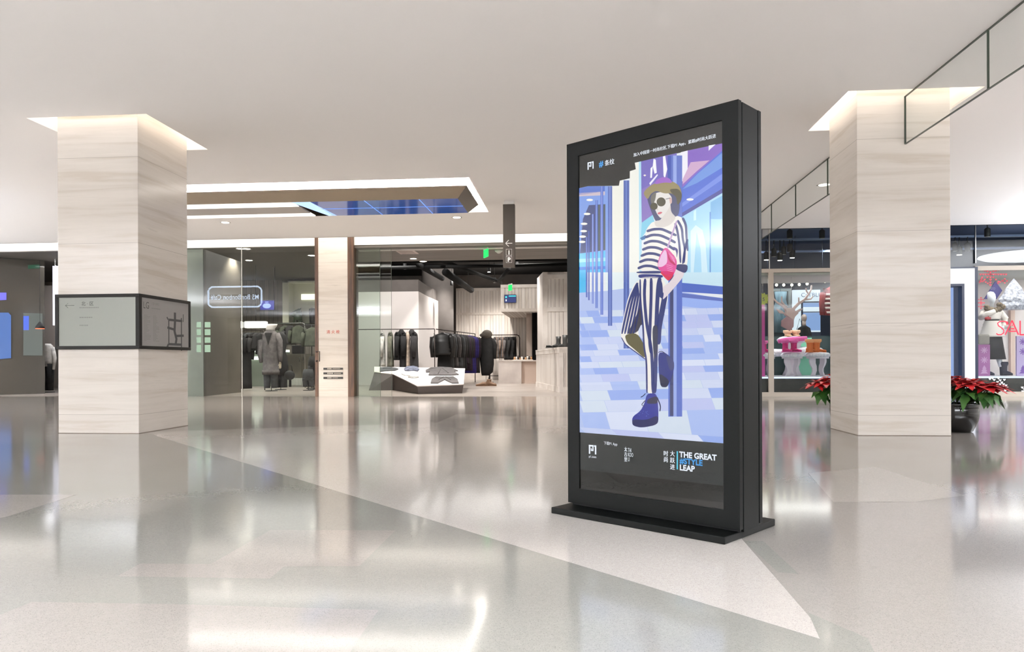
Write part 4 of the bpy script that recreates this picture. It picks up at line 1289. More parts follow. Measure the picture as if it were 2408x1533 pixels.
# white plank display cabinet at the right with boots
k0, k1, k2 = at(1262, 908, Z=0), at(1317, 923.5, Z=0), None
zk = at(1317, 816, Y=k1.y).z
cb_ = thing('display_cabinet', 'waist-high whitewashed plank cabinet in front of the plank tower, black boots on top', 'cabinet', (k1.x, k1.y, 0))
m = MB(WPLANKY)
m.prism([(k1.x, k1.y, .0), (1.3, k1.y, .0), (1.3, 22.0, 0), (k0.x, 22.4, 0)], (0, 0, zk - .04), WPLANKY)
m.build('body', cb_)
m = MB(WPLANK); m.box(k1.x + .1, 1.29, k1.y - .008, k1.y - .001, .1, zk - .1, WPLANK); m.build('front_boards', cb_)
m = MB(WRAIL)
m.box(k1.x - .01, 1.3, k1.y - .02, k1.y - .008, 0, .14); m.box(k1.x - .01, 1.3, k1.y - .02, k1.y - .008, zk - .14, zk - .04); m.box(k1.x - .012, k1.x + .09, k1.y - .02, k1.y - .008, .14, zk - .14)
m.build('front_rails', cb_)
nrm = Vector((-(22.4 - k1.y), (k0.x - k1.x), 0)).normalized()
m = MB(WRAIL)
for a_, b_ in ((0, .14), (zk - .14, zk - .04)):
    m.prism([Vector((k1.x, k1.y, a_)) + nrm * .001, Vector((k0.x, 22.4, a_)) + nrm * .001, Vector((k0.x, 22.4, a_)) + nrm * .014, Vector((k1.x, k1.y, a_)) + nrm * .014], (0, 0, b_ - a_))
m.build('side_rails', cb_)
m = MB(WRAIL); m.prism([(k1.x - .02, k1.y - .03, zk - .04), (1.3, k1.y - .03, zk - .04), (1.3, 22.0, zk - .04), (k0.x - .02, 22.4, zk - .04)], (0, 0, .04)); m.build('top', cb_)
BOOTM = mat('boot_black', (46, 46, 44), .45)
for px, dy, lb, sh_, rz_ in ((1295, .9, 'flat black shoe lying left of the black boots on the plank cabinet', 0, .3), (1309, .45, 'black ankle boot on the plank cabinet, nearer the flat shoe', .17, 2.7), (1324, .3, 'black ankle boot on the plank cabinet, right of the other boot', .2, 2.9)):
    p_ = at(px, 815, Y=k1.y + dy)
    shoe('shoe' if sh_ == 0 else 'ankle_boot', lb, 'shoe', 'black footwear on the plank cabinet', (p_.x, k1.y + dy, zk), rz_, .25, .05 if sh_ == 0 else .1, sh_, mt=BOOTM, wd=.05)

# ---- sloping display plinth with folded clothes
A1, A2, A4, A5 = at(984, 926.4, Z=0), at(1087, 924.4, Z=0), at(925, 917.6, Z=0), at(893, 918, Z=0)
T1 = at(981.4, 907.3, Y=A1.y - .05); T2 = at(1090, 903, Y=A2.y - .05); T4 = at(924.4, 879.4, Y=A4.y)
nP = (T2 - T1).cross(T4 - T1).normalized()


def onp(px, py, off=0.0):
    d_ = ray(px, py)
    t_ = (T1 - EYE).dot(nP) / d_.dot(nP)
    return EYE + d_ * t_ + nP * off


if nP.z < 0:
    nP = -nP
T5 = onp(880, 874.5); TBR = onp(1093.6, 866); TBL = onp(880, 862)
pl = thing('display_plinth', 'low wedge-shaped display plinth with white sloping top and dark sides', 'display plinth', (T1.x, T1.y, 0))
m = MB(mat('plinth_top_white', (232, 224, 220), .45)); tp = [T1, T2, TBR, TBL, T5, T4]
m.prism([p_ - nP * .02 for p_ in tp], nP * .02); m.build('top', pl)
m = MB(mat('plinth_side', (78, 70, 66), .6))
bt = [A1, A2, Vector((TBR.x - .1, TBR.y, 0)), Vector((TBL.x, TBL.y, 0)), Vector((A5.x - .3, A5.y, 0)), A4]
tl_ = [p_ - nP * .021 for p_ in tp]
m.add(bt + tl_, [(0, 1, 7, 6), (1, 2, 8, 7), (2, 3, 9, 8), (3, 4, 10, 9), (4, 5, 11, 10), (5, 0, 6, 11), (5, 4, 3, 2, 1, 0)]); m.build('base', pl)


def flatcloth(name, lb, px, mt, th=.025, folds=None, grp='clothes laid out on the plinth'):
    pts_ = [onp(x, y, .002) for x, y in px]
    t = thing(name, lb, 'clothing', pts_[0], 0, grp)
    m = MB(mt); m.prism(pts_, nP * th, mt); m.build('cloth', t, bevel=.008)
    if folds:
        m = MB(mt)
        for f_ in folds:
            m.tube([onp(x, y, th + .004) for x, y in f_], .011, mt, 6)
        m.build('fold', t)
    return t


flatcloth('shirt', 'grey shirt spread with crossed sleeves at the back right of the plinth', [(1001, 872), (1013, 866), (1035, 864.5), (1062, 866), (1077, 873), (1067, 874.5), (1079, 882), (1060, 883.5), (1007.5, 883), (1011, 876), (1001.5, 876.5)], CL['grey'], .03, [[(1030, 882), (1036, 870)], [(1040, 868), (1055, 880)], [(1010, 870), (1022, 868)]])
flatcloth('trousers', 'grey trousers folded into a V at the front right of the plinth', [(1012.5, 902), (1015, 893), (1025, 886.5), (1045, 887.5), (1066, 886.5), (1076, 893), (1079, 902), (1063, 902), (1045.5, 894), (1030, 902)], CL['grey'], .025, [[(1032, 895), (1044, 888)], [(1048, 888), (1060, 896)]])
flatcloth('jacket', 'dark jacket lying flat at the left of the plinth by the green glass', [(893, 866), (914, 864.5), (932, 867), (937, 869), (930, 872), (908, 873), (893, 875)], CL['slate'], .03, [[(900, 869), (930, 869)]])
flatcloth('scarf', 'blue-grey scarf crumpled in the middle of the plinth', [(950, 869), (956, 864.5), (972, 863), (982, 865.5), (986, 870), (982, 874), (972, 872), (962, 873), (952, 872.5)], CL['denim'], .04, [[(952, 870), (964, 865), (976, 866)], [(958, 873), (970, 869), (984, 873)]])
flatcloth('folded_top', 'cream top with dark hem folded small in front of the scarf', [(944, 880), (958, 881.5), (974, 880), (984, 883), (985, 888), (972, 889.5), (959, 888), (966, 884.5), (950, 883)], CL['white'], .02, [[(960, 887.5), (984, 888)]])

# ---- pipes and track under the open black ceiling
for i, (pa, pb, r_, lb) in enumerate((((880, 617), (1340, 610), .035, 'thin dark pipe running across the store behind the brown soffit'),
                                      ((895, 630), (1340, 622), .05, 'dark pipe running across the black ceiling, second row back'),)):
    a_, b_ = at(*pa, Y=18.9 + i * 1.2), at(*pb, Y=18.9 + i * 1.2)
    m = MB(PIPE); m.tube([a_, b_], r_); tag(m.build('ceiling_pipe', org=a_), lb, 'pipe', 'pipes under the black ceiling')
for i, (pa, ya_, pb, yb_, r_, lb) in enumerate((((985, 622), 19.5, (1040, 655), 27, .09, 'thick dark duct slanting back above the white wall panel'),
                                                ((1030, 610), 19.5, (1178, 664), 28, .06, 'dark duct slanting back towards the planked bulkhead'),
                                                ((1048, 640), 22, (1108, 682), 29, .12, 'thick dark duct slanting down above the plank wall'),
                                                ((1197, 632), 21, (1172, 662), 27, .06, 'short dark duct behind the hanging sign'))):
    a_, b_ = at(*pa, Y=ya_), at(*pb, Y=yb_)
    a_.z = min(a_.z, 4.3); b_.z = min(b_.z, 4.3)
    m = MB(PIPE); m.tube([a_, b_], r_, None, 10); tag(m.build('ceiling_duct', org=a_), lb, 'duct', 'ducts under the black ceiling')
for i, (px, py, yy, rz_) in enumerate(((952, 631, 22, 0), (1062, 670, 27, 0), (1101, 683, 29, .4), (1215, 620, 21, 0), (1163, 663, 27.5, 0), (1150, 638, 24, 0))):
    p_ = at(px, py, Y=yy)
    t_ = thing('track_spotlight', ('black cylinder spotlight hanging under the open ceiling, above the white wall panel', 'black cylinder spotlight above the grey pillar', 'black angled spotlight at the top of the plank wall', 'white-lensed spotlight just right of the hanging sign', 'pale spotlight above the left edge of the planked bulkhead', 'spotlight seen left of the hanging sign')[i], 'spotlight', p_, rz_, 'spotlights under the open ceiling')
    m = MB(BLACK); m.lathe([(.05, -.02), (.055, .0), (.055, .15), (.02, .17)], BLACK, (0, 0, 0), 14); m.build('housing', t_, org=(0, 0, 0))
    m = MB(GL_LAMP if i in (3, 5) else mat('dim_lens', (150, 146, 140), .3)); m.lathe([(.048, -.028), (.048, -.021)], None, (0, 0, 0), 14); m.build('lens', t_, org=(0, 0, 0))
    m = MB(BLACK); m.tube([(0, 0, .16), (0, 0, 4.49 - p_.z)], .008, BLACK, 5); m.build('stem', t_, org=(0, 0, 0))

area('store_light', (-5.6, 20.6, 4.2), 2.0, 2.0, 150, (1, .96, .93), (.75, 0, 0))  # added area lamp, aimed to brighten the white wall block
for lx, ly, pw in ((-5.6, 20.5, 120), (-3.6, 19.0, 260), (-3.9, 22.5, 260), (-1.3, 20.5, 260), (-.6, 17.6, 160)):
    spot('store_spot', (lx, ly, 3.25 if ly < 18.3 else 4.2), pw, (1, .96, .92), 125, r=.05)
area('store_light', (-3.4, 26.5, 4.4), 5, 5, 80, (1, .96, .92))
for lx, ly in ((-4.2, 27), (-3.2, 29.0), (-2.2, 24.5)):
    spot('store_spot', (lx, ly, 4.3), 250, (1, .96, .92), 125, r=.05)
spot('store_spot', (-3.0, 28.0, 4.3), 350, ang=75, rot=(.7, 0, 0), blend=1)

# ================================================================== GLAZED BOUTIQUE
# pale partition just behind the glass, and a brown angled one
g0, g1, g2 = at(425, 929.5, Z=0), at(498, 929.8, Z=0), at(567, 922.5, Z=0)
PART1 = noise_mat('partition_grey_green', (150, 152, 140), (166, 167, 154), .9, rough=.35)
m = MB(PART1); m.box(-9.2, g1.x, YS + .12, YS + .22, 0, 3.34); struct(m.build('wall_partition_pale'))
m = MB(noise_mat('partition_brown', (104, 98, 90), (118, 112, 103), .7, rough=.35)); m.prism([(g1.x + .01, YS + .13, 0), (g2.x, g2.y, 0), (g2.x - .05, g2.y + .08, 0), (g1.x + .01, YS + .23, 0)], (0, 0, 3.34)); struct(m.build('wall_partition_brown'))
NICHE = mat('niche_cream', (214, 212, 190), .6)
# lit display niches in the pale partition
for i, (px0, px1) in enumerate(((463, 473), (482, 495))):
    for j, (py0, py1) in enumerate(((755, 770), (772, 788), (791, 806), (809, 828))):
        a_, b_ = at(px0, py1, Y=YS + .118), at(px1, py0, Y=YS + .118)
        m = MB(glow('niche_glow', (168, 196, 166), .62)); m.box(a_.x, b_.x, YS + .108, YS + .119, a_.z, b_.z - .02)
        t_ = m.build('lit_display_niche', org=(a_.x, YS + .11, a_.z))
        tag(t_, f'small greenish lit display niche, {("top", "second", "third", "bottom")[j]} of the {("left", "right")[i]} stack in the glazed corner', 'display niche', 'lit niches behind the glass')

# back curtain of vertical strips
ybq = 24.6
m = MB(planks('striped_curtain', (128, 120, 110), (104, 97, 89), (80, 74, 68), .16, 'X', .8))
xq0, xq1, zq1 = at(568, 700, Y=ybq).x, at(775, 700, Y=ybq).x, at(650, 656, Y=ybq).z
m.box(xq0 - 1, xq1, ybq, ybq + .05, 0, zq1); struct(m.build('wall_striped_back'))
m = MB(mat('beam_dark', (58, 54, 50), .7)); m.prism([(xq0 - 1.5, 21.2, at(650, 655, Y=24.5).z), (-7.0, 21.2, at(650, 655, Y=24.5).z), (-8.1, 24.5, at(650, 655, Y=24.5).z), (xq0 - 1.5, 24.5, at(650, 655, Y=24.5).z)], (0, 0, .3)); struct(m.build('trim_7'))
# cream niche wall with shelf
yn = 24.0
xn0, xn1 = at(664, 700, Y=yn).x, at(756, 700, Y=yn).x
zn0, zn1 = at(700, 762, Y=yn).z, at(700, 661, Y=yn).z
nw = thing('lit_wall_niche', 'tall cream wall niche with a light band and shelf, beside the wooden post', 'wall niche', (xn0, yn, zn0))
m = MB(NICHE); m.box(xn0, xn1, yn + .45, yn + .5, zn0, zn1); m.box(xn0, xn0 + .22, yn, yn + .45, zn0, zn1); m.box(xn0, xn1, yn, yn + .45, zn1 - .05, zn1); m.build('surround', nw)
m = MB(glow('band_cream', (244, 244, 222), 1.0)); z_a, z_b = at(700, 705, Y=yn + .44).z, at(700, 692, Y=yn + .44).z; m.box(xn0 + .5, xn1, yn + .40, yn + .44, z_a, z_b); m.build('light_band', nw)
m = MB(GLASSG); m.box(xn0 - .7, xn1, yn - .1, yn + .44, zn0, zn0 + .02); m.build('shelf', nw)
# creature ornament and dark bust on the shelf
GREENM = mat('ornament_green', (84, 98, 72), .25, .3)
x_ = at(695, 745, Y=yn + .15).x
or_ = thing('animal_ornament', 'shiny dark green long-snouted animal ornament on the niche shelf', 'ornament', (x_, yn + .15, zn0 + .02))
m = MB(GREENM)
m.tube([(x_ - .24, yn + .15, zn0 + .34), (x_ - .1, yn + .15, zn0 + .33), (x_ + .05, yn + .15, zn0 + .4), (x_ + .17, yn + .15, zn0 + .46)], [.03, .07, .10, .09], None, 10)
m.loft([ell(x_ + .08, yn + .15, zn0 + .02 + z, rx, .1, 12) for z, rx in ((0.12, .14), (.2, .15), (.3, .16), (.4, .14))]); m.build('body', or_)
for dx in (-.04, .04, .15, .2):
    m = MB(GREENM); m.tube([(x_ + dx, yn + .15 + .05 * (1 if dx in (.04, .2) else -1), zn0 + .02), (x_ + dx, yn + .15, zn0 + .2)], .03); m.build('leg', or_)
m = MB(GREENM); m.prism([(x_ + .12, yn + .12, zn0 + .48), (x_ + .18, yn + .12, zn0 + .48), (x_ + .2, yn + .12, zn0 + .56)], (0, .03, 0)); m.prism([(x_ - .1, yn + .12, zn0 + .37), (x_ - .06, yn + .12, zn0 + .37), (x_ - .08, yn + .12, zn0 + .45)], (0, .03, 0)); m.build('ears', or_)
x2 = at(735, 745, Y=yn + .15).x
or2 = thing('boot_display', 'tall dark display form on the niche shelf beside the wooden post', 'display form', (x2, yn + .15, zn0 + .02))
m = MB(mat('form_dark', (50, 48, 46), .5)); m.loft([ell(x2, yn + .15, zn0 + .02 + z, rx, .09, 12) for z, rx in ((0, .1), (.15, .11), (.3, .12), (.42, .13), (.5, .12), (.52, .05))]); m.build('form', or2)

# long white pendant lamps
for i, (xa_, xb_, yy) in enumerate(((551, 566, 20.5), (573, 624, 20.5))):
    a_, b_ = at(xa_, 771, Y=yy), at(xb_, 755, Y=yy)
    t_ = thing('pendant_lamp', ('short end of the white box lamp left of the glass joint', 'long white glowing box lamp hanging right of the glass joint')[i], 'pendant lamp', (a_.x, yy, a_.z), 0, 'white box lamps')
    m = MB(glow('lamp_shade_white', (255, 252, 240), 1.15)); m.box(a_.x, b_.x, yy, yy + .2, a_.z, b_.z); m.build('lamp_shade', t_, bevel=.03)
    m = MB(PIPE); m.tube([((a_.x + b_.x) / 2, yy + .1, b_.z), ((a_.x + b_.x) / 2, yy + .1, 3.6)], .006, None, 5); m.build('cord', t_)
# blue screen
yy = 21.0
a_, b_ = at(612, 728.5, Y=yy), at(643, 706.5, Y=yy)
t_ = thing('wall_screen', 'small glowing deep blue screen behind the boutique glass', 'screen', (a_.x, yy, a_.z))
m = MB(glow('boutique_blue', (26, 34, 132), 1.0)); m.box(a_.x, b_.x, yy, yy + .05, a_.z, b_.z); m.build('display', t_)
m = MB(glow('boutique_pale_blue', (140, 160, 255), 1.1)); 
cxs, czs = (a_.x + b_.x) / 2, (a_.z + b_.z) / 2 - .02
m.prism([(cxs + .13 * math.cos(k * .55), yy - .004, czs + .075 * math.sin(k * .55)) for k in range(11)], (0, .003, 0)); m.box(cxs - .05, cxs + .05, yy - .004, yy - .001, czs + .1, czs + .12)
m.build('display_graphics', t_)
m = MB(PIPE); m.tube([(b_.x + .03, yy + .02, a_.z), (b_.x + .03, yy + .02, 3.6)], .01, None, 5); m.build('mounting_rod', t_)

# counter with lit edges
yy = 22.6
a_ = at(560, 846, Y=yy); b_ = at(664, 822, Y=yy)
t_ = thing('lit_counter', 'white counter with two glowing horizontal bands behind the hanging coats', 'counter', (a_.x, yy, 0))
m = MB(glow('counter_band', (250, 255, 240), 1.3)); m.box(a_.x, b_.x, yy, yy + .6, at(600, 828, Y=yy).z, b_.z); m.box(a_.x, b_.x, yy, yy + .6, a_.z, at(600, 838, Y=yy).z); m.build('light_band', t_)
m = MB(mat('counter_greenish', (140, 150, 136), .4)); m.box(a_.x, b_.x, yy + .05, yy + .6, at(600, 838, Y=yy).z, at(600, 828, Y=yy).z); m.box(a_.x + .2, b_.x - .2, yy + .1, yy + .5, 0, a_.z); m.build('body', t_)
a_ = at(668, 890, Y=22.0); b_ = at(742, 832, Y=22.0)
t_ = thing('storage_cabinet', 'olive-grey floor cabinet with two doors behind the boutique glass', 'cabinet', (a_.x, 22.0, 0))
OLV = mat('cabinet_olive', (96, 92, 78), .6)
xe = at(752, 880, Y=22.0).x
m = MB(OLV); m.box(a_.x, xe, 22.0, 22.6, .28, b_.z); m.build('body', t_)
xm = (a_.x + xe) / 2
for x0_, x1_ in ((a_.x + .02, xm - .01), (xm + .01, xe - .02)):
    m = MB(OLV); m.box(x0_, x1_, 21.98, 22.0, .3, b_.z - .03); dr = m.build('door', t_, bevel=.004)
    m = MB(STEEL); m.box(x1_ - .06 if x1_ < xm else x0_ + .04, x1_ - .04 if x1_ < xm else x0_ + .06, 21.96, 21.98, b_.z - .25, b_.z - .1); m.build('handle', dr)
m = MB(mat('leg_dark', (40, 38, 34), .6))
for x_ in (a_.x + .1, xe - .1):
    m.box(x_ - .03, x_ + .03, 22.2, 22.26, 0, .28)
m.build('legs', t_)
a_ = at(686, 832, Y=22.1); b_ = at(712, 812, Y=22.1)
t_ = thing('dark_box', 'black box-shaped bag standing on the olive-grey cabinet', 'bag', (a_.x, 22.1, a_.z))
m = MB(BLACK); m.box(a_.x, b_.x, 22.1, 22.35, a_.z, b_.z); m.build('body', t_, bevel=.02)
m = MB(BLACK); m.tube([(a_.x + .08, 22.2, b_.z), (a_.x + .1, 22.2, b_.z + .06), (b_.x - .1, 22.2, b_.z + .06), (b_.x - .08, 22.2, b_.z)], .008, None, 6); m.build('handle', t_)

# left rail of dark coats, right rail
def rail2(lb, px0, px1, py, yy, rcol=DSTEEL, left=True):
    p0_, p1_ = at(px0, py, Y=yy), at(px1, py, Y=yy)
    t = thing('clothes_rail', lb, 'clothes rail', (p0_.x, yy, 0))
    z_ = p0_.z
    m = MB(rcol)
    if left:
        m.tube([(p0_.x, yy, 0), (p0_.x, yy, z_ - .06), (p0_.x + .06, yy, z_)], .013)
    m.tube([(p0_.x + (.06 if left else 0), yy, z_), (p1_.x - .08, yy, z_), (p1_.x - .02, yy, z_ - .03), (p1_.x, yy, z_ - .1), (p1_.x, yy, 0)], .013)
    m.build('frame', t)
    return p0_.x, p1_.x, z_


x0_, x1_, z_ = rail2('dark clothes rail with black coats right behind the glass joint', 570, 622, 776, 19.6)
for i, (px, k, L_, sl, lb) in enumerate(((576, 'black', 1.6, .6, 'very long black coat hanging just right of the glass joint'), (585, 'slate', .55, .45, 'dark slate top hanging beside the very long black coat'), (596, 'black', .5, .4, 'black short jacket in the middle of the rail by the glass joint'),
                                         (606, 'charcoal', .5, .4, 'charcoal short jacket right of the middle on the rail by the glass joint'), (617, 'black', .45, 0, 'black short top next to the grey coat on the mannequin'))):
    garment('coat' if L_ > 1 else 'jacket', lb, 'clothes on the rail by the glass joint', (at(px, 780, Y=19.6).x, 19.6, z_ - .02), .9 if L_ > 1 else .75, .36, L_, .13, CL[k], sleeve=sl)
x0_, x1_, z_ = rail2('silvery clothes rail with a rounded corner above the olive-grey cabinet', 645, 717, 760, 21.4, STEEL, False)
for i, (px, k, L_, lb) in enumerate(((671, 'moss', .62, 'dark moss-grey top, left one on the rail above the olive-grey cabinet'), (682, 'charcoal', .62, 'charcoal narrow top between two grey ones above the cabinet'), (701, 'moss', .6, 'broad moss-grey top, right one under the rounded corner of the silvery rail'))):
    garment('top', lb, 'tops above the olive-grey cabinet', (at(px, 764, Y=21.4).x, 21.4, z_ - .02), .5, .40 if i != 1 else .3, L_, .12, CL[k], sleeve=.35)
x_ = at(733, 764, Y=20.6).x
t_ = thing('clothes_rail', 'black post-and-arm clothes stand beside the wooden post', 'clothes rail', (x_, 20.6, 0))
zz_ = at(733, 764, Y=20.6).z
m = MB(BLACK); m.tube([(x_ + .0, 20.6, 0.02), (x_, 20.6, zz_)], .014); m.tube([(x_ - .25, 20.6, zz_), (x_ + .15, 20.6, zz_)], .012); m.lathe([(.16, 0), (.16, .02), (.02, .03)], BLACK, (x_, 20.6, 0), 18); m.build('frame', t_)
garment('top', 'moss-grey top on the black stand beside the wooden post', None, (x_ + .02, 20.6, zz_ - .02), .3, .44, .6, .13, CL['moss'], sleeve=.4)
# trousers on forms beside the post
for i, (px, lb) in enumerate(((725, 'dark trousers on a display form under the olive cabinet end'), (738, 'black trousers on a display form right against the wooden post'))):
    x_ = at(px, 900, Y=19.4 + i * .5).x; yy = 19.4 + i * .5
    t_ = thing('trousers_form', lb, 'mannequin', (x_, yy, 0), 0, 'trousers forms by the wooden post')
    m = MB(CL['slate' if i == 0 else 'black'])
    zt_ = at(px, 838 if i else 868, Y=yy).z
    m.loft([ell(x_, yy, z, rx, .1, 14) for z, rx in ((zt_, .12), (zt_ - .12, .16), (zt_ - .3, .17))])
    m.build('hips', t_)
    for s_ in (-1, 1):
        m = MB(CL['slate' if i == 0 else 'black']); m.tube([(x_ + s_ * .075, yy, zt_ - .26), (x_ + s_ * .085, yy, zt_ * .5), (x_ + s_ * .085, yy, .1)], [.095, .08, .06], None, 10); m.build('trouser_leg', t_)
    m = MB(BLACK); m.tube([(x_, yy, .0), (x_, yy, zt_ - .25)], .012); m.lathe([(.14, 0), (.14, .012)], BLACK, (x_, yy, 0), 18); m.build('stand', t_)

# grey coat on a mannequin
my = 19.0
mp_ = at(636, 762, Y=my); mx_, mz_ = mp_.x, mp_.z
t_ = thing('dressed_mannequin', 'long grey coat with pale collar on a mannequin behind the boutique glass', 'mannequin', (mx_, my, 0))
COATM = CL['coat']
m = MB(COATM)
m.loft([ell(mx_, my, z, rx, ry, 20, fo, z * 2) for z, rx, ry, fo in ((mz_ - .16, .09, .09, 0), (mz_ - .22, .17, .11, 0), (mz_ - .3, .22, .13, 0), (mz_ - .6, .21, .15, .01), (mz_ - .95, .2, .15, .03), (mz_ - 1.35, .22, .17, .06), (.55, .23, .18, .07))])
m.build('coat_body', t_)
m = MB(CL['charcoal'])
m.prism([(mx_ - .1, my - .135, mz_ - .24), (mx_ + .1, my - .135, mz_ - .24), (mx_ + .0, my - .16, mz_ - .55)], (0, -.01, 0)); m.build('lapels', t_)
for s_ in (-1, 1):
    m = MB(COATM); m.tube([(mx_ + s_ * .17, my, mz_ - .27), (mx_ + s_ * .26, my - .02, mz_ - .45), (mx_ + s_ * .28, my - .03, mz_ - .8), (mx_ + s_ * (.22 if s_ < 0 else .3), my - .08, mz_ - 1.02)], [.085, .08, .065, .05], None, 10); m.build('sleeve', t_)
m = MB(mat('mannequin_skin', (214, 200, 180), .5))
hx, hy, hz = mx_ + .3, my - .09, mz_ - 1.04
m.tube([(hx, hy, hz + .04), (hx, hy, hz - .02)], [.03, .028]); m.box(hx - .03, hx + .03, hy - .012, hy + .012, hz - .09, hz - .01)
for k_, (dx, L_) in enumerate(((-.024, .06), (-.008, .075), (.008, .07), (.023, .055))):
    m.tube([(hx + dx, hy, hz - .085), (hx + dx * 1.2, hy - .01, hz - .085 - L_)], [.0085, .006], None, 6)
m.tube([(hx - .03, hy, hz - .04), (hx - .055, hy - .01, hz - .08)], [.01, .007], None, 6); m.build('hand', t_)
m = MB(mat('collar_pale', (216, 210, 208), .9))
m.loft([ell(mx_ + dx, my, mz_ - .18 + z, rx, .1, 14) for z, dx, rx in ((0, 0, .13), (.06, 0, .12), (.12, .03, .14), (.18, .06, .13))]); m.build('collar', t_)
for s_ in (-1, 1):
    m = MB(CL['slate']); m.tube([(mx_ + s_ * .09, my, .62), (mx_ + s_ * .1, my, .08)], [.11, .08], None, 10); m.build('trouser_leg', t_)
m = MB(BLACK); m.tube([(mx_ + .02, my, 0), (mx_ + .02, my, .7)], .01); m.lathe([(.16, 0), (.16, .012)], BLACK, (mx_ + .02, my, 0), 20); m.build('stand', t_)
# black dress form with handbag right behind it
bx = at(660, 870, Y=19.9).x
t_ = thing('dressed_mannequin', 'black wide-skirted outfit on a form half behind the grey coat', 'mannequin', (bx, 19.9, 0))
m = MB(CL['black']); m.loft([ell(bx, 19.9, z, rx, ry, 18, fo, z * 3) for z, rx, ry, fo in ((1.62, .06, .06, 0), (1.5, .16, .1, 0), (1.3, .18, .12, 0), (1.05, .14, .11, 0), (.9, .2, .15, .03), (.6, .22, .17, .05), (.4, .2, .16, .06))]); m.build('outfit', t_)
for s_ in (-1, 1):
    m = MB(CL['black']); m.tube([(bx + s_ * .09, 19.9, .5), (bx + s_ * .1, 19.9, .06)], [.1, .085], None, 10); m.build('trouser_leg', t_)
m = MB(BLACK); m.lathe([(.16, 0), (.16, .012)], BLACK, (bx, 19.9, 0), 20); m.tube([(bx, 19.9, 0), (bx, 19.9, .6)], .01); m.build('stand', t_)
hb = at(681, 884, Y=19.2)
t_ = thing('handbag', 'soft black handbag hanging to the right of the grey-coated mannequin', 'bag', (hb.x, 19.2, hb.z))
m = MB(BLACK); m.ball((hb.x, 19.2, hb.z + .02), .15, .07, .13); m.build('body', t_)
m = MB(BLACK); m.tube([(hb.x - .08, 19.2, hb.z + .12), (hb.x - .05, 19.2, hb.z + .3), (hb.x + .05, 19.2, hb.z + .3), (hb.x + .08, 19.2, hb.z + .12)], .01, None, 6); m.build('strap', t_)
# white drapes on the floor behind
m = MB(mat('drape_white', (190, 190, 180), .8))
for xs_, xe_ in ((585, 630), (672, 720)):
    p0_, p1_ = at(xs_, 905, Y=23.5), at(xe_, 905, Y=23.5)
    n_ = 16
    v0 = [(p0_.x + (p1_.x - p0_.x) * i / n_, 23.5 + .06 * math.sin(i * 1.3), 0.01) for i in range(n_ + 1)]
    v1 = [(p0_.x + .1 + (p1_.x - p0_.x - .2) * i / n_, 23.6 + .04 * math.sin(i * 1.3), .5) for i in range(n_ + 1)]
    m.add(v0 + v1, [(i, i + 1, n_ + 2 + i, n_ + 1 + i) for i in range(n_)], None, True)
    if xs_ == 585:
        tag(m.build('floor_drape', org=(p0_.x, 23.5, 0)), 'white cloth draped to the floor under the lit counter, left', 'drape', 'white floor drapes'); m = MB(MATS['drape_white'])
    else:
        tag(m.build('floor_drape', org=(p0_.x, 23.5, 0)), 'white cloth draped to the floor under the olive-grey cabinet', 'drape', 'white floor drapes')
# round stool seen through the brown partition glass
sx0 = at(508, 860, Y=YS + .3).x
area('boutique_light', (-8.2, 19.6, 3.55), 4.2, 4.4, 42, (1, .97, .92))
for lx, ly in ((-7.0, 17.3), (-8.6, 19.5), (-6.9, 20.5)):
    spot('boutique_spot', (lx, ly, 3.5), 110, (1, .97, .9), 125, r=.05)
for lx, ly in ((-8.2, 22.4), (-10.5, 22.5)):
    spot('boutique_spot', (lx, ly, 3.5), 110, (1, .97, .9), 125, r=.05)

# ================================================================== DARK PANELLED CAFE FRONT AT FAR LEFT
DG_ = mat('dark_glossy_panel', (62, 58, 52), .12, spec=.6)
e0, e1 = at(-90, 936, Z=0), at(104, 925.5, Z=0)
m = MB(DG_); m.prism([(e1.x - 1.6, 15.92, 0), (e1.x + .02, e1.y, 0), (e1.x - .1, e1.y + .05, 0), (e1.x - 1.7, 15.97, 0)], (0, 0, 3.34)); struct(m.build('wall_cafe_panel'))
m = MB(DG_); m.box(X0, e1.x - 1.6, 15.93, 16.03, 0, 3.34); struct(m.build('wall_cafe_front'))


def on_panel(px, py, off=.02):
    a_, b_ = Vector((e1.x - 1.6, 15.92, 0)), Vector((e1.x + .02, e1.y, 0))
    n_ = Vector((b_.y - a_.y, -(b_.x - a_.x), 0)).normalized()
    d_ = ray(px, py); t_ = (a_ + n_ * off - EYE).dot(n_) / d_.dot(n_)
    return EYE + d_ * t_


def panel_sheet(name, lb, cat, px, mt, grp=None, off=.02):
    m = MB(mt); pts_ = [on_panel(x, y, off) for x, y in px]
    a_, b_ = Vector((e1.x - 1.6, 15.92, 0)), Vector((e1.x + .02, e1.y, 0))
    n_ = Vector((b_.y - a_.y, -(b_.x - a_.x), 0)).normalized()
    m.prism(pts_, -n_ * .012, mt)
    return tag(m.build(name, org=pts_[0]), lb, cat, grp)


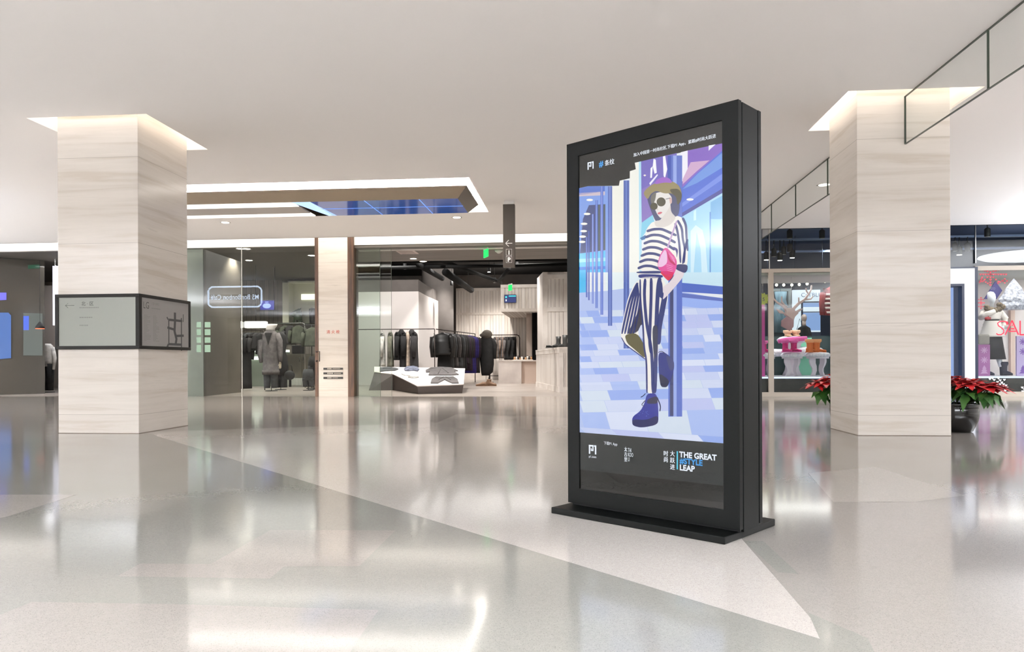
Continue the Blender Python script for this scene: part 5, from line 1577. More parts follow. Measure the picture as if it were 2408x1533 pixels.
panel_sheet('blue_glow', 'small violet-blue glowing painted reflection at the left edge on the dark panel', 'screen', [(-6, 688), (15, 688), (15, 705), (-6, 706)], glow('violet_reflection', (104, 100, 230), 1))  # this and the next three: glowing sheets standing in for mirrored shop lights
panel_sheet('reflected_window', 'blue glowing painted reflection in the dark panel at the left edge', 'painted reflection', [(-20, 735), (20, 735), (26, 742), (26, 842), (-20, 846)], glow('blue_reflection', (70, 110, 180), .75))
panel_sheet('reflected_window', 'grey-green glowing painted reflection in the dark panel nearer the column', 'painted reflection', [(55, 736), (100, 737), (100, 836), (55, 836)], glow('greenish_reflection', (104, 112, 106), .6))
panel_sheet('reflected_strip', 'narrow blue strip of painted reflection beside the grey-green one', 'painted reflection', [(55, 743), (68, 743), (68, 776), (55, 776)], glow('blue_strip_reflection', (70, 100, 210), .9), off=.04)
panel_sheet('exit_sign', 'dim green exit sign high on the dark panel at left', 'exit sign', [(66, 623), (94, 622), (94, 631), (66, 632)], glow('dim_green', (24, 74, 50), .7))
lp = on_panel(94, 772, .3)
t_ = thing('pendant_lamp', 'small orange-glowing pendant built for a mirrored lamp, in front of the grey-green reflection', 'pendant lamp', lp)  # added lamp with its own glow, standing in for a reflection
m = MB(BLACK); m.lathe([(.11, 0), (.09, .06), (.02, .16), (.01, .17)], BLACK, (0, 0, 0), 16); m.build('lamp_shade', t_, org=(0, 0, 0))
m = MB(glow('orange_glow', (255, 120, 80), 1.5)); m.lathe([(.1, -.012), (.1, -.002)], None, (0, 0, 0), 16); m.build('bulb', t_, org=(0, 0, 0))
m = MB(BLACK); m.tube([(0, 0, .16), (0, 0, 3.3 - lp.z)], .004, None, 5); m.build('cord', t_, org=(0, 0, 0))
# cafe interior between panel and column
m = MB(mat('cafe_partition', (168, 158, 150), .7)); a_ = at(104, 816, Y=19.0); b_ = at(131, 660, Y=19.0); m.box(a_.x - .4, b_.x, 19.0, 19.1, a_.z, 2.9); struct(m.build('wall_cafe_bulkhead'))
a_, b_ = at(124, 765, Y=17.2), at(136, 625, Y=17.2)
m = MB(glow('banner_pale', (214, 212, 230), .8)); m.box(a_.x, b_.x, 17.2, 17.24, a_.z, b_.z); m.box(a_.x + .05, a_.x + .07, 17.21, 17.23, b_.z, 3.35, STEEL); tag(m.build('hanging_banner', org=(a_.x, 17.2, a_.z)), 'pale lilac vertical hanging banner just left of the left marble column', 'banner')
px_ = at(112, 840, Y=18.2).x
t_ = thing('dressed_mannequin', 'mannequin in a pale top and black trousers between dark panel and column', 'mannequin', (px_, 18.2, 0))
m = MB(CL['white']); m.loft([ell(px_, 18.2, z, rx, .1, 14, fo, 0) for z, rx, fo in ((1.28, .06, 0), (1.22, .14, 0), (1.1, .16, 0), (.85, .15, 0), (.68, .17, .04))]); m.build('top', t_)
for s_ in (-1, 1):
    m = MB(CL['black']); m.tube([(px_ + s_ * .08, 18.2, .75), (px_ + s_ * .08, 18.2, .05)], [.1, .07], None, 10); m.build('trouser_leg', t_)
    m = MB(CL['white']); m.tube([(px_ + s_ * .13, 18.2, 1.18), (px_ + s_ * .2, 18.2, .9), (px_ + s_ * .2, 18.15, .6)], [.055, .05, .035], None, 8); m.build('sleeve', t_)
m = MB(BLACK); m.lathe([(.16, 0), (.16, .012)], BLACK, (px_, 18.2, 0), 20); m.build('stand', t_)
a_, b_ = at(118, 900, Y=19.0), at(136, 846, Y=19.0)
m = MB(mat('sofa_blue', (74, 120, 190), .6)); m.box(a_.x, b_.x + .6, 19.3, 19.9, 0, a_.z + .02); m.box(a_.x, b_.x + .6, 19.9, 20.1, 0, b_.z)
tag(m.build('blue_sofa', org=(a_.x, 19.3, 0), bevel=.03), 'bright blue sofa seen beside the left marble column', 'sofa')
area('cafe_light', (-12.8, 18.5, 3.2), 1.5, 2.5, 60, (.95, .96, 1))

# reflected cafe sign: a real lit sign on the wall of the hall behind and to the left of the camera
def mirror_at(px, py, Yv):
    p_ = at(px, py, Y=Yv)
    return Vector((p_.x, 2 * (YS + .03) - Yv, p_.z))


Yv = 22.0
s0, s1 = mirror_at(490, 675, Yv), mirror_at(615, 721, Yv)
ysg = s0.y
t_ = thing('cafe_sign', 'glowing white outlined cafe sign, seen mirrored in the boutique glass', 'sign', ((s0.x + s1.x) / 2, ysg, (s0.z + s1.z) / 2))
x0_, x1_, za_, zb2 = min(s0.x, s1.x), max(s0.x, s1.x), s1.z, s0.z
m = MB(glow('sign_neon', (214, 232, 255), 13))
ck = .11
loop = [(x0_ + ck, za_), (x1_ - ck, za_), (x1_ - .03, za_ + .06), (x1_, za_ + ck), (x1_, zb2 - ck), (x1_ - .03, zb2 - .06), (x1_ - ck, zb2), (x0_ + ck, zb2), (x0_ + .03, zb2 - .06), (x0_, zb2 - ck), (x0_, za_ + ck), (x0_ + .03, za_ + .06), (x0_ + ck, za_)]
m.tube([(a, ysg, b) for a, b in loop], .026, None, 6); m.build('outline_tube', t_)
m = MB(MATS['sign_neon'])
m.text('MS BonBonbon Café', .215, Matrix.Translation(((x0_ + x1_) / 2, ysg, (za_ + zb2) / 2 - .08)) @ Matrix.Rotation(PI, 4, 'Z') @ Matrix.Rotation(PI / 2, 4, 'X'), None, .0015, 0, 'CENTER', .86); m.build('lettering', t_)
m = MB(mat('sign_board', (30, 28, 26), .6)); m.box(x0_, x1_, ysg - .06, ysg - .03, (za_ + zb2) / 2 - .05, (za_ + zb2) / 2 - .03); m.box(x0_, x1_, ysg - .06, ysg - .03, (za_ + zb2) / 2 + .05, (za_ + zb2) / 2 + .07); m.build('backing_rails', t_)
m = MB(STEEL); m.tube([(x0_ + .3, ysg - .08, zb2), (x0_ + .3, ysg - .08, 3.37)], .012); m.tube([(x1_ - .3, ysg - .08, zb2), (x1_ - .3, ysg - .08, 3.37)], .012); m.build('hanging_rods', t_)

# ================================================================== RIGHT-HAND SHOP WINDOWS
PLAT = at(1900, 886, Y=YS + .06).z
FRM = mat('frame_beige', (184, 172, 158), .45)
# beige window frame of the boots window
xf0, xf1 = at(1784, 700, Y=YS).x, at(1954, 700, Y=YS).x
zrail0, zrail1 = at(1900, 640, Y=YS).z, at(1900, 631, Y=YS).z
xp0, xp1 = at(1806.5, 700, Y=YS).x, at(1818.5, 700, Y=YS).x
m = MB(FRM); m.box(2.8, 6.6, YS - .04, YS + .03, 0, .09); m.box(2.8, 6.6, YS - .02, YS + .03, zrail0, zrail1); m.box(xp0, xp1, YS - .03, YS + .03, .09, zrail0); struct(m.build('trim_8'))
m = MB(FRM); m.box(8.2, 13, YS - .02, YS + .03, at(2350, 631, Y=YS).z - .04, at(2350, 625, Y=YS).z); m.box(8.2, 13, YS - .04, YS + .03, 0, .1); struct(m.build('trim_9'))
m = MB(STEEL); m.box(xp1 - .09, xp1 - .07, YS - .01, YS + .03, zrail1, 3.9); x_ = at(2293, 580, Y=YS).x; m.box(x_, x_ + .015, YS - .01, YS + .03, 2.75, 3.9); struct(m.build('trim_10'))
# raised platforms
m = MB(mat('platform_black', (24, 26, 26), .25)); m.box(2.9, 6.9, YS + .08, 18.0, 0, PLAT - .02); struct(m.build('floor'))
m = MB(glow('platform_edge', (206, 216, 255), 1.0)); m.box(2.9, 6.9, YS + .075, YS + .1, PLAT - .035, PLAT + .0)
m.box(2.9, 6.9, YS + .1, 18.0, PLAT - .02, PLAT, mat('platform_white', (222, 222, 232), .3)); struct(m.build('trim_11'))
m = MB(MATS['platform_black']); m.box(8.3, 12.9, YS + .08, 17.9, 0, PLAT - .02); struct(m.build('floor'))
m = MB(MATS['platform_edge']); m.box(8.3, 12.9, YS + .075, YS + .1, PLAT - .035, PLAT); m.box(8.3, 12.9, YS + .1, 17.9, PLAT - .02, PLAT, MATS['platform_white']); struct(m.build('trim_12'))
# window-box ceiling and inner header
m = MB(mat('box_ceiling', (200, 200, 190), .6)); m.box(2.9, 6.9, YS + .05, 17.6, zrail0 - .05, zrail0); struct(m.build('ceiling'))
m = MB(mat('box_ceiling', (200, 200, 190), .6)); m.box(8.3, 12.9, YS + .05, 17.9, zrail0 - .0, zrail0 + .05); struct(m.build('ceiling'))
area('window_light', (4.6, 16.9, zrail0 - .07), 3.4, 1.0, 34, (1, .98, .96))
area('window_light', (9.9, 16.8, zrail0 - .02), 2.8, 1.0, 26, (1, .97, .95))
for lx in (4.5, 6.5):
    spot('window_shop_spot', (lx, 19.0, 3.7), 110, (.85, .92, 1), 130, r=.05)

FUR = noise_mat('white_fur', (238, 236, 240), (214, 214, 224), 26, rough=1.0, bump=1.0)
STOOLM = mat('stool_white', (226, 218, 226), .4)


def fur_top(t, x, y, z, rx, ry, h, name='fur_cushion'):
    m = MB(FUR)
    n = 28; rg = []
    for j in range(9):
        a = -PI / 2 + PI * j / 8
        rr = math.cos(a) ** .55 if math.cos(a) > 0 else .001
        rg.append([(x + math.cos(2 * PI * k / n) * rx * max(.02, rr) * (1 + R.uniform(-.03, .03)), y + math.sin(2 * PI * k / n) * ry * max(.02, rr) * (1 + R.uniform(-.03, .03)), z + h / 2 + h / 2 * math.sin(a) + R.uniform(-.006, .006)) for k in range(n)])
    m.loft(rg, FUR); return m.build(name, t)


def stool(px0, px1, yy, lb, ztop=None):
    x0_, x1_ = at(px0, 860, Y=yy).x, at(px1, 860, Y=yy).x
    xc_, r_ = (x0_ + x1_) / 2, (x1_ - x0_) / 2
    zt_ = ztop or at(1900, 841, Y=yy).z
    t = thing('fur_topped_stool', lb, 'stool', (xc_, yy, PLAT), 0, 'white fur-topped stools in the boots window')
    H_ = zt_ - PLAT
    prof = [(0, .80), (.08, .74), (.25, .62), (.42, .64), (.6, .82), (.75, .92), (.88, .93), (1, .88)]
    inn = [(1, .30), (.7, .30), (.55, .2), (.3, .18), (.12, .3), (0, .36)]
    for q_ in range(4):
        a_ = q_ * PI / 2 + .35
        c_, s_ = math.cos(a_), math.sin(a_)
        m = MB(STOOLM)
        pts_ = [(xc_ + c_ * r_ * rr, yy + s_ * r_ * rr, PLAT + H_ * zz) for zz, rr in prof] + [(xc_ + c_ * r_ * rr, yy + s_ * r_ * rr, PLAT + H_ * zz) for zz, rr in inn]
        m.prism(pts_, (-s_ * .03, c_ * .03, 0)); m.build('leg', t)
    m = MB(STOOLM); m.lathe([(r_ * .95, zt_ - .02), (r_ * .95, zt_ + .01)], None, (xc_, yy, 0), 24); m.build('seat', t)
    fur_top(t, xc_, yy, zt_ - .01, r_ * 1.08, r_ * 1.02, .13)
    return xc_, zt_ + .12


s1x, s1z = stool(1838, 1888, 16.75, 'white fur-topped stool carrying the pink boots, in the middle of the window')
s2x, s2z = stool(1896, 1950, 16.65, 'white fur-topped stool carrying the orange boots, nearest the right marble column')
s0x, s0z = stool(1776, 1823, 16.7, 'white fur-topped stool partly behind the beige post, at the left')
# taller fur stand behind
yy = 17.45
x_ = at(1862, 800, Y=yy).x; zt_ = at(1862, 806, Y=yy).z
t_ = thing('fur_pedestal', 'tall pedestal heaped with white fur behind the pink boots', 'pedestal', (x_, yy, PLAT))
m = MB(STOOLM); m.lathe([(.22, 0), (.16, .12), (.13, .3), (.2, zt_ - PLAT - .03), (.24, zt_ - PLAT)], None, (x_, yy, PLAT), 24); m.build('column', t_)
fur_top(t_, x_, yy, zt_ - .02, .33, .25, .17)
fur_top(t_, x_ + .3, yy, at(1880, 838, Y=yy).z, .42, .3, .22, 'fur_drape'); fur_top(t_, x_ - .36, yy, at(1840, 838, Y=yy).z, .3, .3, .17, 'fur_drape')
PINK = mat('boot_pink', (206, 42, 122), .8); PINKC = mat('boot_pink_fur', (226, 110, 176), 1.0); ORG = mat('boot_orange', (222, 118, 62), .8); ORGC = mat('boot_orange_fur', (240, 170, 120), 1.0); PEACH = mat('boot_peach', (240, 196, 164), .8)
for i, dx in enumerate((-.09, .1)):
    shoe('boot', f'bright pink tall boot on the middle fur stool, {"left" if i == 0 else "right"} of the pair', 'boot', 'pink boots', (s1x + dx - .06, 16.6, s1z), -1.0 + i * .2, .26, .09, .16, mt=PINK, sole=PINKC, wd=.055, cuff=PINKC)
bag = thing('fur_muff', 'pink fluffy roll lying across the tops of the pink boots', 'accessory', (s1x + .14, 16.9, s1z + .245))
m = MB(PINKC); m.tube([(s1x - .26, 16.9, s1z + .245), (s1x - .1, 16.9, s1z + .285), (s1x + .05, 16.9, s1z + .29), (s1x + .36, 16.9, s1z + .31)], [.045, .05, .06, .05], None, 12); m.build('roll', bag)
for i, dx in enumerate((-.08, .06)):
    shoe('boot', f'orange ankle boot on the right fur stool, {"left" if i == 0 else "right"} of the pair', 'boot', 'orange boots', (s2x + dx - .04, 16.6, s2z - .005), .0, .3, .09, .17, mt=ORG, sole=ORG, wd=.06, cuff=ORGC)
for i, dx in enumerate((-.09, .09)):
    shoe('boot', f'peach bow boot on the tall fur pedestal, {"left" if i == 0 else "right"} of the pair', 'boot', 'peach boots', (x_ + dx, 17.4, zt_ + .13), -1.45, .2, .07, .06, mt=PEACH, sole=mat('gold_sole', (150, 120, 50), .4), wd=.07, cuff=PEACH)
p_ = at(1800, 830, Y=16.6)
shoe('boot', 'pink boot on the left fur stool beside the beige post', 'boot', 'pink boots', (p_.x, 16.6, s0z), .3, .24, .09, .14, mt=PINK, sole=PINKC, wd=.055, cuff=PINKC)
# mint backdrop board
yb_ = 17.8
a_, b_ = at(1885, 884, Y=yb_), at(1909, 794, Y=yb_)
m = MB(mat('mint_board', (132, 206, 172), .5)); m.box(a_.x - .3, b_.x, yb_, yb_ + .04, PLAT, b_.z); tag(m.build('mint_board', org=(a_.x, yb_, PLAT)), 'mint green upright board behind the fur stools', 'board')
m = MB(mat('teal_glass_dark', (56, 74, 76), .15)); m.box(2.95, 6.9, 18.0, 18.05, 0, at(1880, 790, Y=18.0).z); struct(m.build('wall_window_back'))

# rose-gold deer head
yd = 16.35
dp = lambda px, py, dy=0.0: at(px, py, Y=yd + dy)
RG = mat('rose_gold', (200, 172, 166), .35, .3)
dh = thing('deer_head_ornament', 'rose-gold flat-faced deer head with antlers and a hexagon nose plate hanging in the window', 'ornament', dp(1856, 735))
c1 = lambda L_: [(1790 + a / 7.665, 600 + b / 7.665) for a, b in L_]
def flat(name, px, mt, th=.03, dy=0.0):
    m = MB(mt); m.prism([at(x, y, Y=yd + dy) for x, y in px], (0, th, 0), mt); return m.build(name, dh, bevel=.004)
flat('head', c1([(430, 940), (520, 950), (600, 950), (620, 1010), (680, 1040), (610, 1110), (590, 1170), (540, 1140), (440, 1070), (460, 1010)]), RG, .14)
flat('nose_plate', c1([(370, 1180), (455, 1110), (590, 1175), (585, 1290), (520, 1365), (365, 1280)]), mat('rose_mauve', (172, 130, 136), .4, .2), .05, -.06)
flat('ear', c1([(270, 965), (380, 1000), (440, 1060), (330, 1045)]), RG, .04)
flat('ear', c1([(620, 1010), (700, 960), (755, 965), (690, 1020), (640, 1040)]), RG, .04)
for nm, L_, w_ in (('antler', [(450, 960), (380, 900), (290, 850), (225, 780), (215, 640)], 46), ('antler', [(590, 960), (680, 870), (790, 800), (860, 700), (905, 620), (915, 540)], 52)):
    flat(nm, c1(ribbon(L_, w_, 18)), RG, .05)
for L_, w_ in (([(420, 900), (375, 830), (375, 740)], 26), ([(480, 930), (400, 880), (360, 840)], 16), ([(640, 920), (685, 850), (680, 760)], 26), ([(860, 700), (820, 640), (810, 590)], 26), ([(800, 800), (900, 790), (940, 740)], 34)):
    flat('antler_tine', c1(ribbon(L_, w_, 14)), RG, .04, .005)
m = MB(STEEL); m.tube([dp(1861, 727), (dp(1861, 727).x, yd, zrail0 - .05)], .003, None, 4); m.build('hanging_wire', dh)
# lit brand panel seen behind, grey frame, spot row
yl = 20.4
a_, b_ = at(1865, 781, Y=yl), at(1929, 681, Y=yl)
t_ = thing('light_box_sign', 'large white light box with thin blue lettering behind the deer head', 'sign', (a_.x, yl, a_.z))
m = MB(glow('lightbox_white', (226, 240, 252), .65)); m.box(a_.x, b_.x, yl, yl + .1, a_.z, b_.z); m.build('lit_face', t_)
m = MB(glow('lightbox_blue', (140, 172, 226), .6)); q0, q1 = at(1888, 777, Y=yl - .01), at(1929, 735, Y=yl - .01); m.box(q0.x, q1.x, yl - .015, yl - .002, q0.z, q1.z); q0, q1 = at(1888, 722, Y=yl - .01), at(1929, 712, Y=yl - .01); m.box(q0.x, q1.x, yl - .015, yl - .002, q0.z, q1.z)
m.build('blue_fields', t_)
m = MB(mat('lightbox_stand', (60, 66, 80), .6)); a_, b_ = at(1865, 781, Y=yl), at(1929, 681, Y=yl); m.box(a_.x, b_.x, yl, yl + .1, 0, a_.z); m.build('stand', t_)
m = MB(mat('lightbox_frame', (30, 40, 66), .4)); q0, q1 = at(1884, 781, Y=yl - .02), at(1888, 709, Y=yl - .02); m.box(q0.x, q1.x, yl - .03, yl - .016, q0.z, q1.z); q0, q1 = at(1884, 712, Y=yl - .02), at(1929, 708.5, Y=yl - .02); m.box(q0.x, q1.x, yl - .03, yl - .016, q0.z, q1.z); q0, q1 = at(1884, 735, Y=yl - .02), at(1929, 732.5, Y=yl - .02); m.box(q0.x, q1.x, yl - .03, yl - .016, q0.z, q1.z)
m.build('frame_bars', t_)
m = MB(mat('letter_blue', (88, 120, 170), .5)); p_ = at(1883.5, 698, Y=yl - .01)
m.text('CaTBLU', .155, Matrix.Translation((p_.x, yl - .004, p_.z)) @ Matrix.Rotation(PI / 2, 4, 'X'), None, 0, 0, 'LEFT', 1.05); m.build('lettering', t_)
a_, b_ = at(1818, 792, Y=19.8), at(1860, 678, Y=19.8)
t_ = thing('framed_mirror', 'grey framed dark mirror with teal cloth at the left behind the deer head', 'mirror', (a_.x, 19.8, a_.z))
m = MB(mat('frame_grey', (132, 138, 136), .5)); w_ = .07
m.box(a_.x, b_.x, 19.8, 19.85, b_.z - w_, b_.z); m.box(b_.x - w_, b_.x, 19.8, 19.85, a_.z, b_.z - w_); m.build('frame', t_)
m = MB(mat('mirror_dark', (46, 56, 60), .1)); m.box(a_.x, b_.x - w_, 19.84, 19.86, a_.z, b_.z - w_); m.build('mirror_glass', t_)
m = MB(MATS['frame_grey']); m.box(a_.x, b_.x, 19.8, 19.86, 0, a_.z); m.build('plinth', t_)
m = MB(noise_mat('teal_cloth', (88, 118, 130), (120, 146, 156), 4, (4, 1, .6), .7))
xq, zq0, zq1 = at(1836, 780, Y=19.6).x, at(1836, 782, Y=19.6).z, at(1836, 686, Y=19.6).z
m.loft([ell(xq, 19.6, z, rx, .1, 16, .1, z * 4) for z, rx in ((zq0, .2), (zq0 + .35, .17), (zq0 + .6, .2), (zq0 + .85, .12), (zq1, .15))]); m.tube([(xq, 19.6, zq1), (xq, 19.6, 3.9)], .005, STEEL, 5); tag(m.build('hanging_cloth', org=(xq, 19.6, zq0)), 'teal grey cloth hanging in front of the framed mirror', 'cloth')
m = MB(CL['black']); p_ = at(1888, 792, Y=19.4); zt_ = at(1888, 766, Y=19.4).z
m.loft([ell(p_.x + .03, 19.4, z, rx, .12, 16, .02, z) for z, rx in ((p_.z - .3, .21), (p_.z, .2), (zt_ - .06, .15), (zt_, .05))])
t_ = thing('dark_coat_display', 'black coat on a bust in front of the white light box', 'clothing', (p_.x, 19.4, p_.z)); m.build('coat', t_)
m = MB(mat('bust_skin', (200, 178, 166), .5)); m.tube([(p_.x + .03, 19.4, zt_ - .03), (p_.x + .03, 19.4, zt_ + .12)], .05); m.ball((p_.x + .03, 19.4, zt_ + .2), .07, .08, .1); m.build('bust', t_)
m = MB(BLACK); m.tube([(p_.x + .03, 19.4, 0), (p_.x + .03, 19.4, p_.z)], .02); m.lathe([(.16, 0), (.16, .015)], BLACK, (p_.x + .03, 19.4, 0), 18); m.build('stand', t_)
m = MB(BLACK); m.tube([(p_.x - .15, 19.4, zt_ - .1), (p_.x - .08, 19.4, zt_ + .18), (p_.x, 19.4, zt_)], .008, None, 5); m.build('strap', t_)
for i, (px, py) in enumerate(((1826, 670), (1843, 670), (1862, 670), (1879.5, 669), (1898, 667.5), (1940, 662), (1799, 661))):
    p_ = at(px, py, Y=19.0)
    m = MB(glow('spot_glow', (255, 250, 215), 5)); m.ball((0, 0, 0), .034, .034, .034)
    tag(m.build('spot_lamp', loc=p_), f'small round yellowish lamp, {("left end of the row above the antlers", "second in the row above the antlers", "third in the row above the antlers", "fourth in the row above the antlers", "right end of the row above the antlers", "alone beside the right column", "left of the beige post")[i]}', 'lamp', 'round lamps above the deer head')
m = MB(mat('lamp_bar', (40, 44, 60), .5)); a_, b_ = at(1790, 667, Y=19.06), at(1950, 662, Y=19.06); m.tube([a_, b_], .03)
for k_ in (.1, .5, .9):
    p_ = a_.lerp(b_, k_); m.tube([p_, (p_.x, p_.y, 3.9)], .01)
if 1:
     tag(m.build('lamp_bar', org=a_), 'dark horizontal bar behind the row of round yellowish lamps', 'lamp track')
# red and white sweater beside the column
p_ = at(1946, 668, Y=17.0)
g_ = garment('sweater', 'red and white striped sweater hanging beside the right marble column', None, (p_.x + .1, 17.0, p_.z), .5, .5, .7, .14, mat('sweater_red', (120, 44, 48), .9), sleeve=.5)
m = MB(mat('sweater_white', (216, 206, 200), .9))
for k in range(5):
    z_ = -.22 - k * .1
    m.loft([ell(0, 0, z_ - dz, .262, .096, 18) for dz in (0, .045)])
m.build('white_stripes', g_, org=(0, 0, 0))
m = MB(STEEL); m.tube([(0, 0, .0), (0, 0, zrail0 - .05 - p_.z)], .004, None, 5); m.build('hanging_wire', g_, org=(0, 0, 0))
# pink column and sale star at the left edge
a_, b_ = at(1786, 800, Y=16.5), at(1798.5, 712, Y=16.5)
m = MB(mat('pink_panel', (196, 60, 150), .4)); m.box(a_.x, b_.x, 16.5, 16.56, PLAT, b_.z); tag(m.build('pink_panel', org=(a_.x, 16.5, a_.z)), 'glossy pink upright panel beside the black display, under the yellow star', 'panel')
p_ = at(1794, 703, Y=16.3)
t_ = thing('star_sign', 'yellow-green starburst price sign beside the black display', 'sign', p_)
m = MB(mat('star_yellow', (206, 216, 70), .5)); m.prism([((.14 if k % 2 else .11) * math.cos(k * PI / 12), 0, (.14 if k % 2 else .11) * math.sin(k * PI / 12)) for k in range(24)], (0, .01, 0)); m.build('star', t_, org=(0, 0, 0))
m = MB(BLACK); m.text('5', .1, Matrix.Translation((-.01, -.002, -.04)) @ Matrix.Rotation(PI / 2, 4, 'X'), None, .002); m.build('numeral', t_, org=(0, 0, 0))
m = MB(STEEL); m.tube([(0, .005, .12), (0, .005, zrail0 - .05 - p_.z)], .003, None, 5); m.build('hanging_wire', t_, org=(0, 0, 0))

# ceiling tracks and spotlights over the windows
for i, (yy, z_, lb) in enumerate(((17.6, 3.55, 'front grey lighting track over the shop windows'), (19.2, 3.5, 'rear grey lighting track over the shop windows'))):
    m = MB(mat('track_bluegrey', (110, 124, 156), .4)); m.box(2.9, 12.9, yy, yy + .06, z_, z_ + .05); tag(m.build('lighting_track', org=(2.9, yy, z_)), lb, 'lighting track', 'lighting tracks over the windows')
for i, (px, py, on, yy) in enumerate(((1802, 611, 1, 17.6), (1834, 612, 1, 17.6), (1863, 606, 1, 17.6), (1820, 603, 0, 17.6), (1843, 598, 0, 17.6), (1857, 592, 0, 17.6), (1857, 560, 0, 16.8), (1933, 560, 0, 16.8), (2256, 599, 1, 17.6), (2246, 590, 0, 17.6), (2275, 590, 0, 17.6), (2322, 556, 0, 16.8))):
    p_ = at(px, py, Y=yy)
    lbs = ('lit spotlight right beside the black display', 'lit tilted spotlight in the middle of three over the boots window', 'brightest spotlight over the boots window', 'unlit spotlight left of the tilted lit one', 'unlit spotlight above the tilted lit one', 'unlit spotlight above the brightest one',
           'unlit ceiling spotlight high over the boots window, left', 'unlit ceiling spotlight high over the boots window, by the column', 'lit spotlight right of the right marble column', 'unlit spotlight between marble column and lit spotlight', 'unlit spotlight right of the lit one by the glowing portal', 'unlit ceiling spotlight high over the sale window')
    t_ = thing('track_spotlight', lbs[i], 'spotlight', p_, 0, 'spotlights over the shop windows')
    m = MB(BLACK); m.lathe([(.055, 0), (.06, .01), (.06, .16), (.03, .19)], BLACK, (0, 0, 0), 14); m.tube([(0, 0, .18), (0, 0, max(.2, 3.56 - p_.z if yy > 17 else 3.89 - p_.z))], .012, BLACK, 5); m.build('housing', t_, org=(0, 0, 0))
    m = MB(GL_LAMP if on else mat('dim_lens', (150, 146, 140), .3)); m.lathe([(.05, -.006), (.05, -.001)], None, (0, 0, 0), 14); m.build('lens', t_, org=(0, 0, 0))

# ---- glowing portal
yp = YS - .05
X_ = lambda px: at(px, 750, Y=yp).x
zpt, zin = at(2260, 631, Y=yp).z, at(2250, 667, Y=yp).z
pt = thing('glowing_portal', 'dark-edged doorway framed by a broad white glowing surround, right of the marble column', 'doorway', (X_(2200), yp, 0))
NAVY = mat('portal_navy', (34, 42, 66), .4)
m = MB(NAVY); m.box(X_(2294), X_(2300), yp, yp + .5, 0, zpt + .03); m.box(X_(2120), X_(2294), yp, yp + .5, zpt, zpt + .03); m.box(X_(2114), X_(2120), yp, yp + .5, 0, zpt + .03); m.build('outer_frame', pt)
m = MB(glow('portal_white', (238, 243, 255), .85)); m.box(X_(2269), X_(2294), yp + .02, yp + .08, 0, zpt); m.box(X_(2120), X_(2145), yp + .02, yp + .08, 0, zpt); m.box(X_(2145), X_(2269), yp + .02, yp + .08, zin, zpt); m.build('light_surround', pt)
m = MB(NAVY); m.box(X_(2263), X_(2269), yp + .01, yp + .5, 0, zin); m.box(X_(2145), X_(2151), yp + .01, yp + .5, 0, zin); m.box(X_(2151), X_(2263), yp + .01, yp + .5, zin - .05, zin); m.build('inner_frame', pt)
m = MB(glow('portal_blue', (150, 176, 236), .6)); n_ = 18; x0_, x1_ = X_(2151), X_(2263)
v0 = [(x0_ + (x1_ - x0_) * i / n_, yp + .35 + .02 * math.sin(i * 2.1), 0.0) for i in range(n_ + 1)]
m.add(v0 + [(a, b, zin - .05) for a, b, _ in v0], [(i, i + 1, n_ + 2 + i, n_ + 1 + i) for i in range(n_)], None, True); m.build('blue_glow', pt)

# ---- sale window
yk = 17.0
bx_ = at(2332, 760, Y=yk).x
SKN = mat('mannequin_white', (226, 228, 236), .3)
PUF = mat('puffer_white', (228, 218, 212), .7)
t_ = thing('dressed_mannequin', 'white faceless mannequin in a belted white puffer coat, dark skirt and boots', 'mannequin', (bx_, yk, PLAT))
Z_ = lambda py: at(2335, py, Y=yk).z
m = MB(SKN)
hz = Z_(700)
m.loft([ell(bx_ + dx, yk + dy, z, rx, ry, 16) for z, dx, dy, rx, ry in ((hz + .135, -.015, .02, .02, .02), (hz + .12, -.015, .01, .055, .065), (hz + .07, -.01, 0, .075, .09), (hz, 0, 0, .078, .095), (hz - .06, .0, -.01, .065, .085), (hz - .11, .005, -.01, .04, .055), (hz - .14, .01, .02, .042, .045), (hz - .22, .01, .03, .05, .05))])
m.build('head_and_neck', t_)
m = MB(PUF)
zs_, zw_, zh_ = Z_(733), Z_(752), Z_(792)
rr_ = [(zs_ + .06, .10, .09), (zs_, .19, .12), (zs_ - .05, .20, .13)]
k = 0
z = zs_ - .05
while z > zw_ + .03:
    z -= .03; k += 1; rr_.append((z, .185 - (zs_ - z) * .15 + (.008 if k % 2 else -.006), .13))
rr_ += [(zw_ + .015, .135, .10), (zw_ - .02, .135, .10)]
while z > zh_:
    z -= .035; k += 1; f_ = (zw_ - z) / (zw_ - zh_); rr_.append((z, .15 + .11 * min(1, f_) + (.008 if k % 2 else -.006), .12 + .06 * f_))
m.loft([ell(bx_ + .01, yk, z, rx, ry, 22) for z, rx, ry in rr_]); m.build('puffer_coat', t_)
m = MB(BLACK); m.loft([ell(bx_ + .01, yk, z, .145, .11, 22) for z in (zw_ - .025, zw_ + .02)]); m.build('belt', t_)
m = MB(noise_mat('fur_brown', (134, 118, 100), (84, 72, 60), 30, rough=1, bump=1)); 
for dx, dz, r_ in ((-.15, .02, .07), (-.08, -.01, .075), (0, -.03, .08), (.08, .0, .075), (.15, .05, .075), (.1, .1, .06), (-.17, .06, .05)):
    m.ball((bx_ + dx + .02, yk - .08, zs_ + .05 + dz), r_, .07, r_ * .85)
m.build('fur_collar', t_)
m = MB(PUF); m.tube([(bx_ + .17, yk, zs_ - .02), (bx_ + .28, yk + .02, zs_ - .16), (bx_ + .27, yk - .02, zs_ - .33), (bx_ + .2, yk - .1, zw_ - .12)], [.075, .08, .07, .055], None, 12); m.build('sleeve', t_)
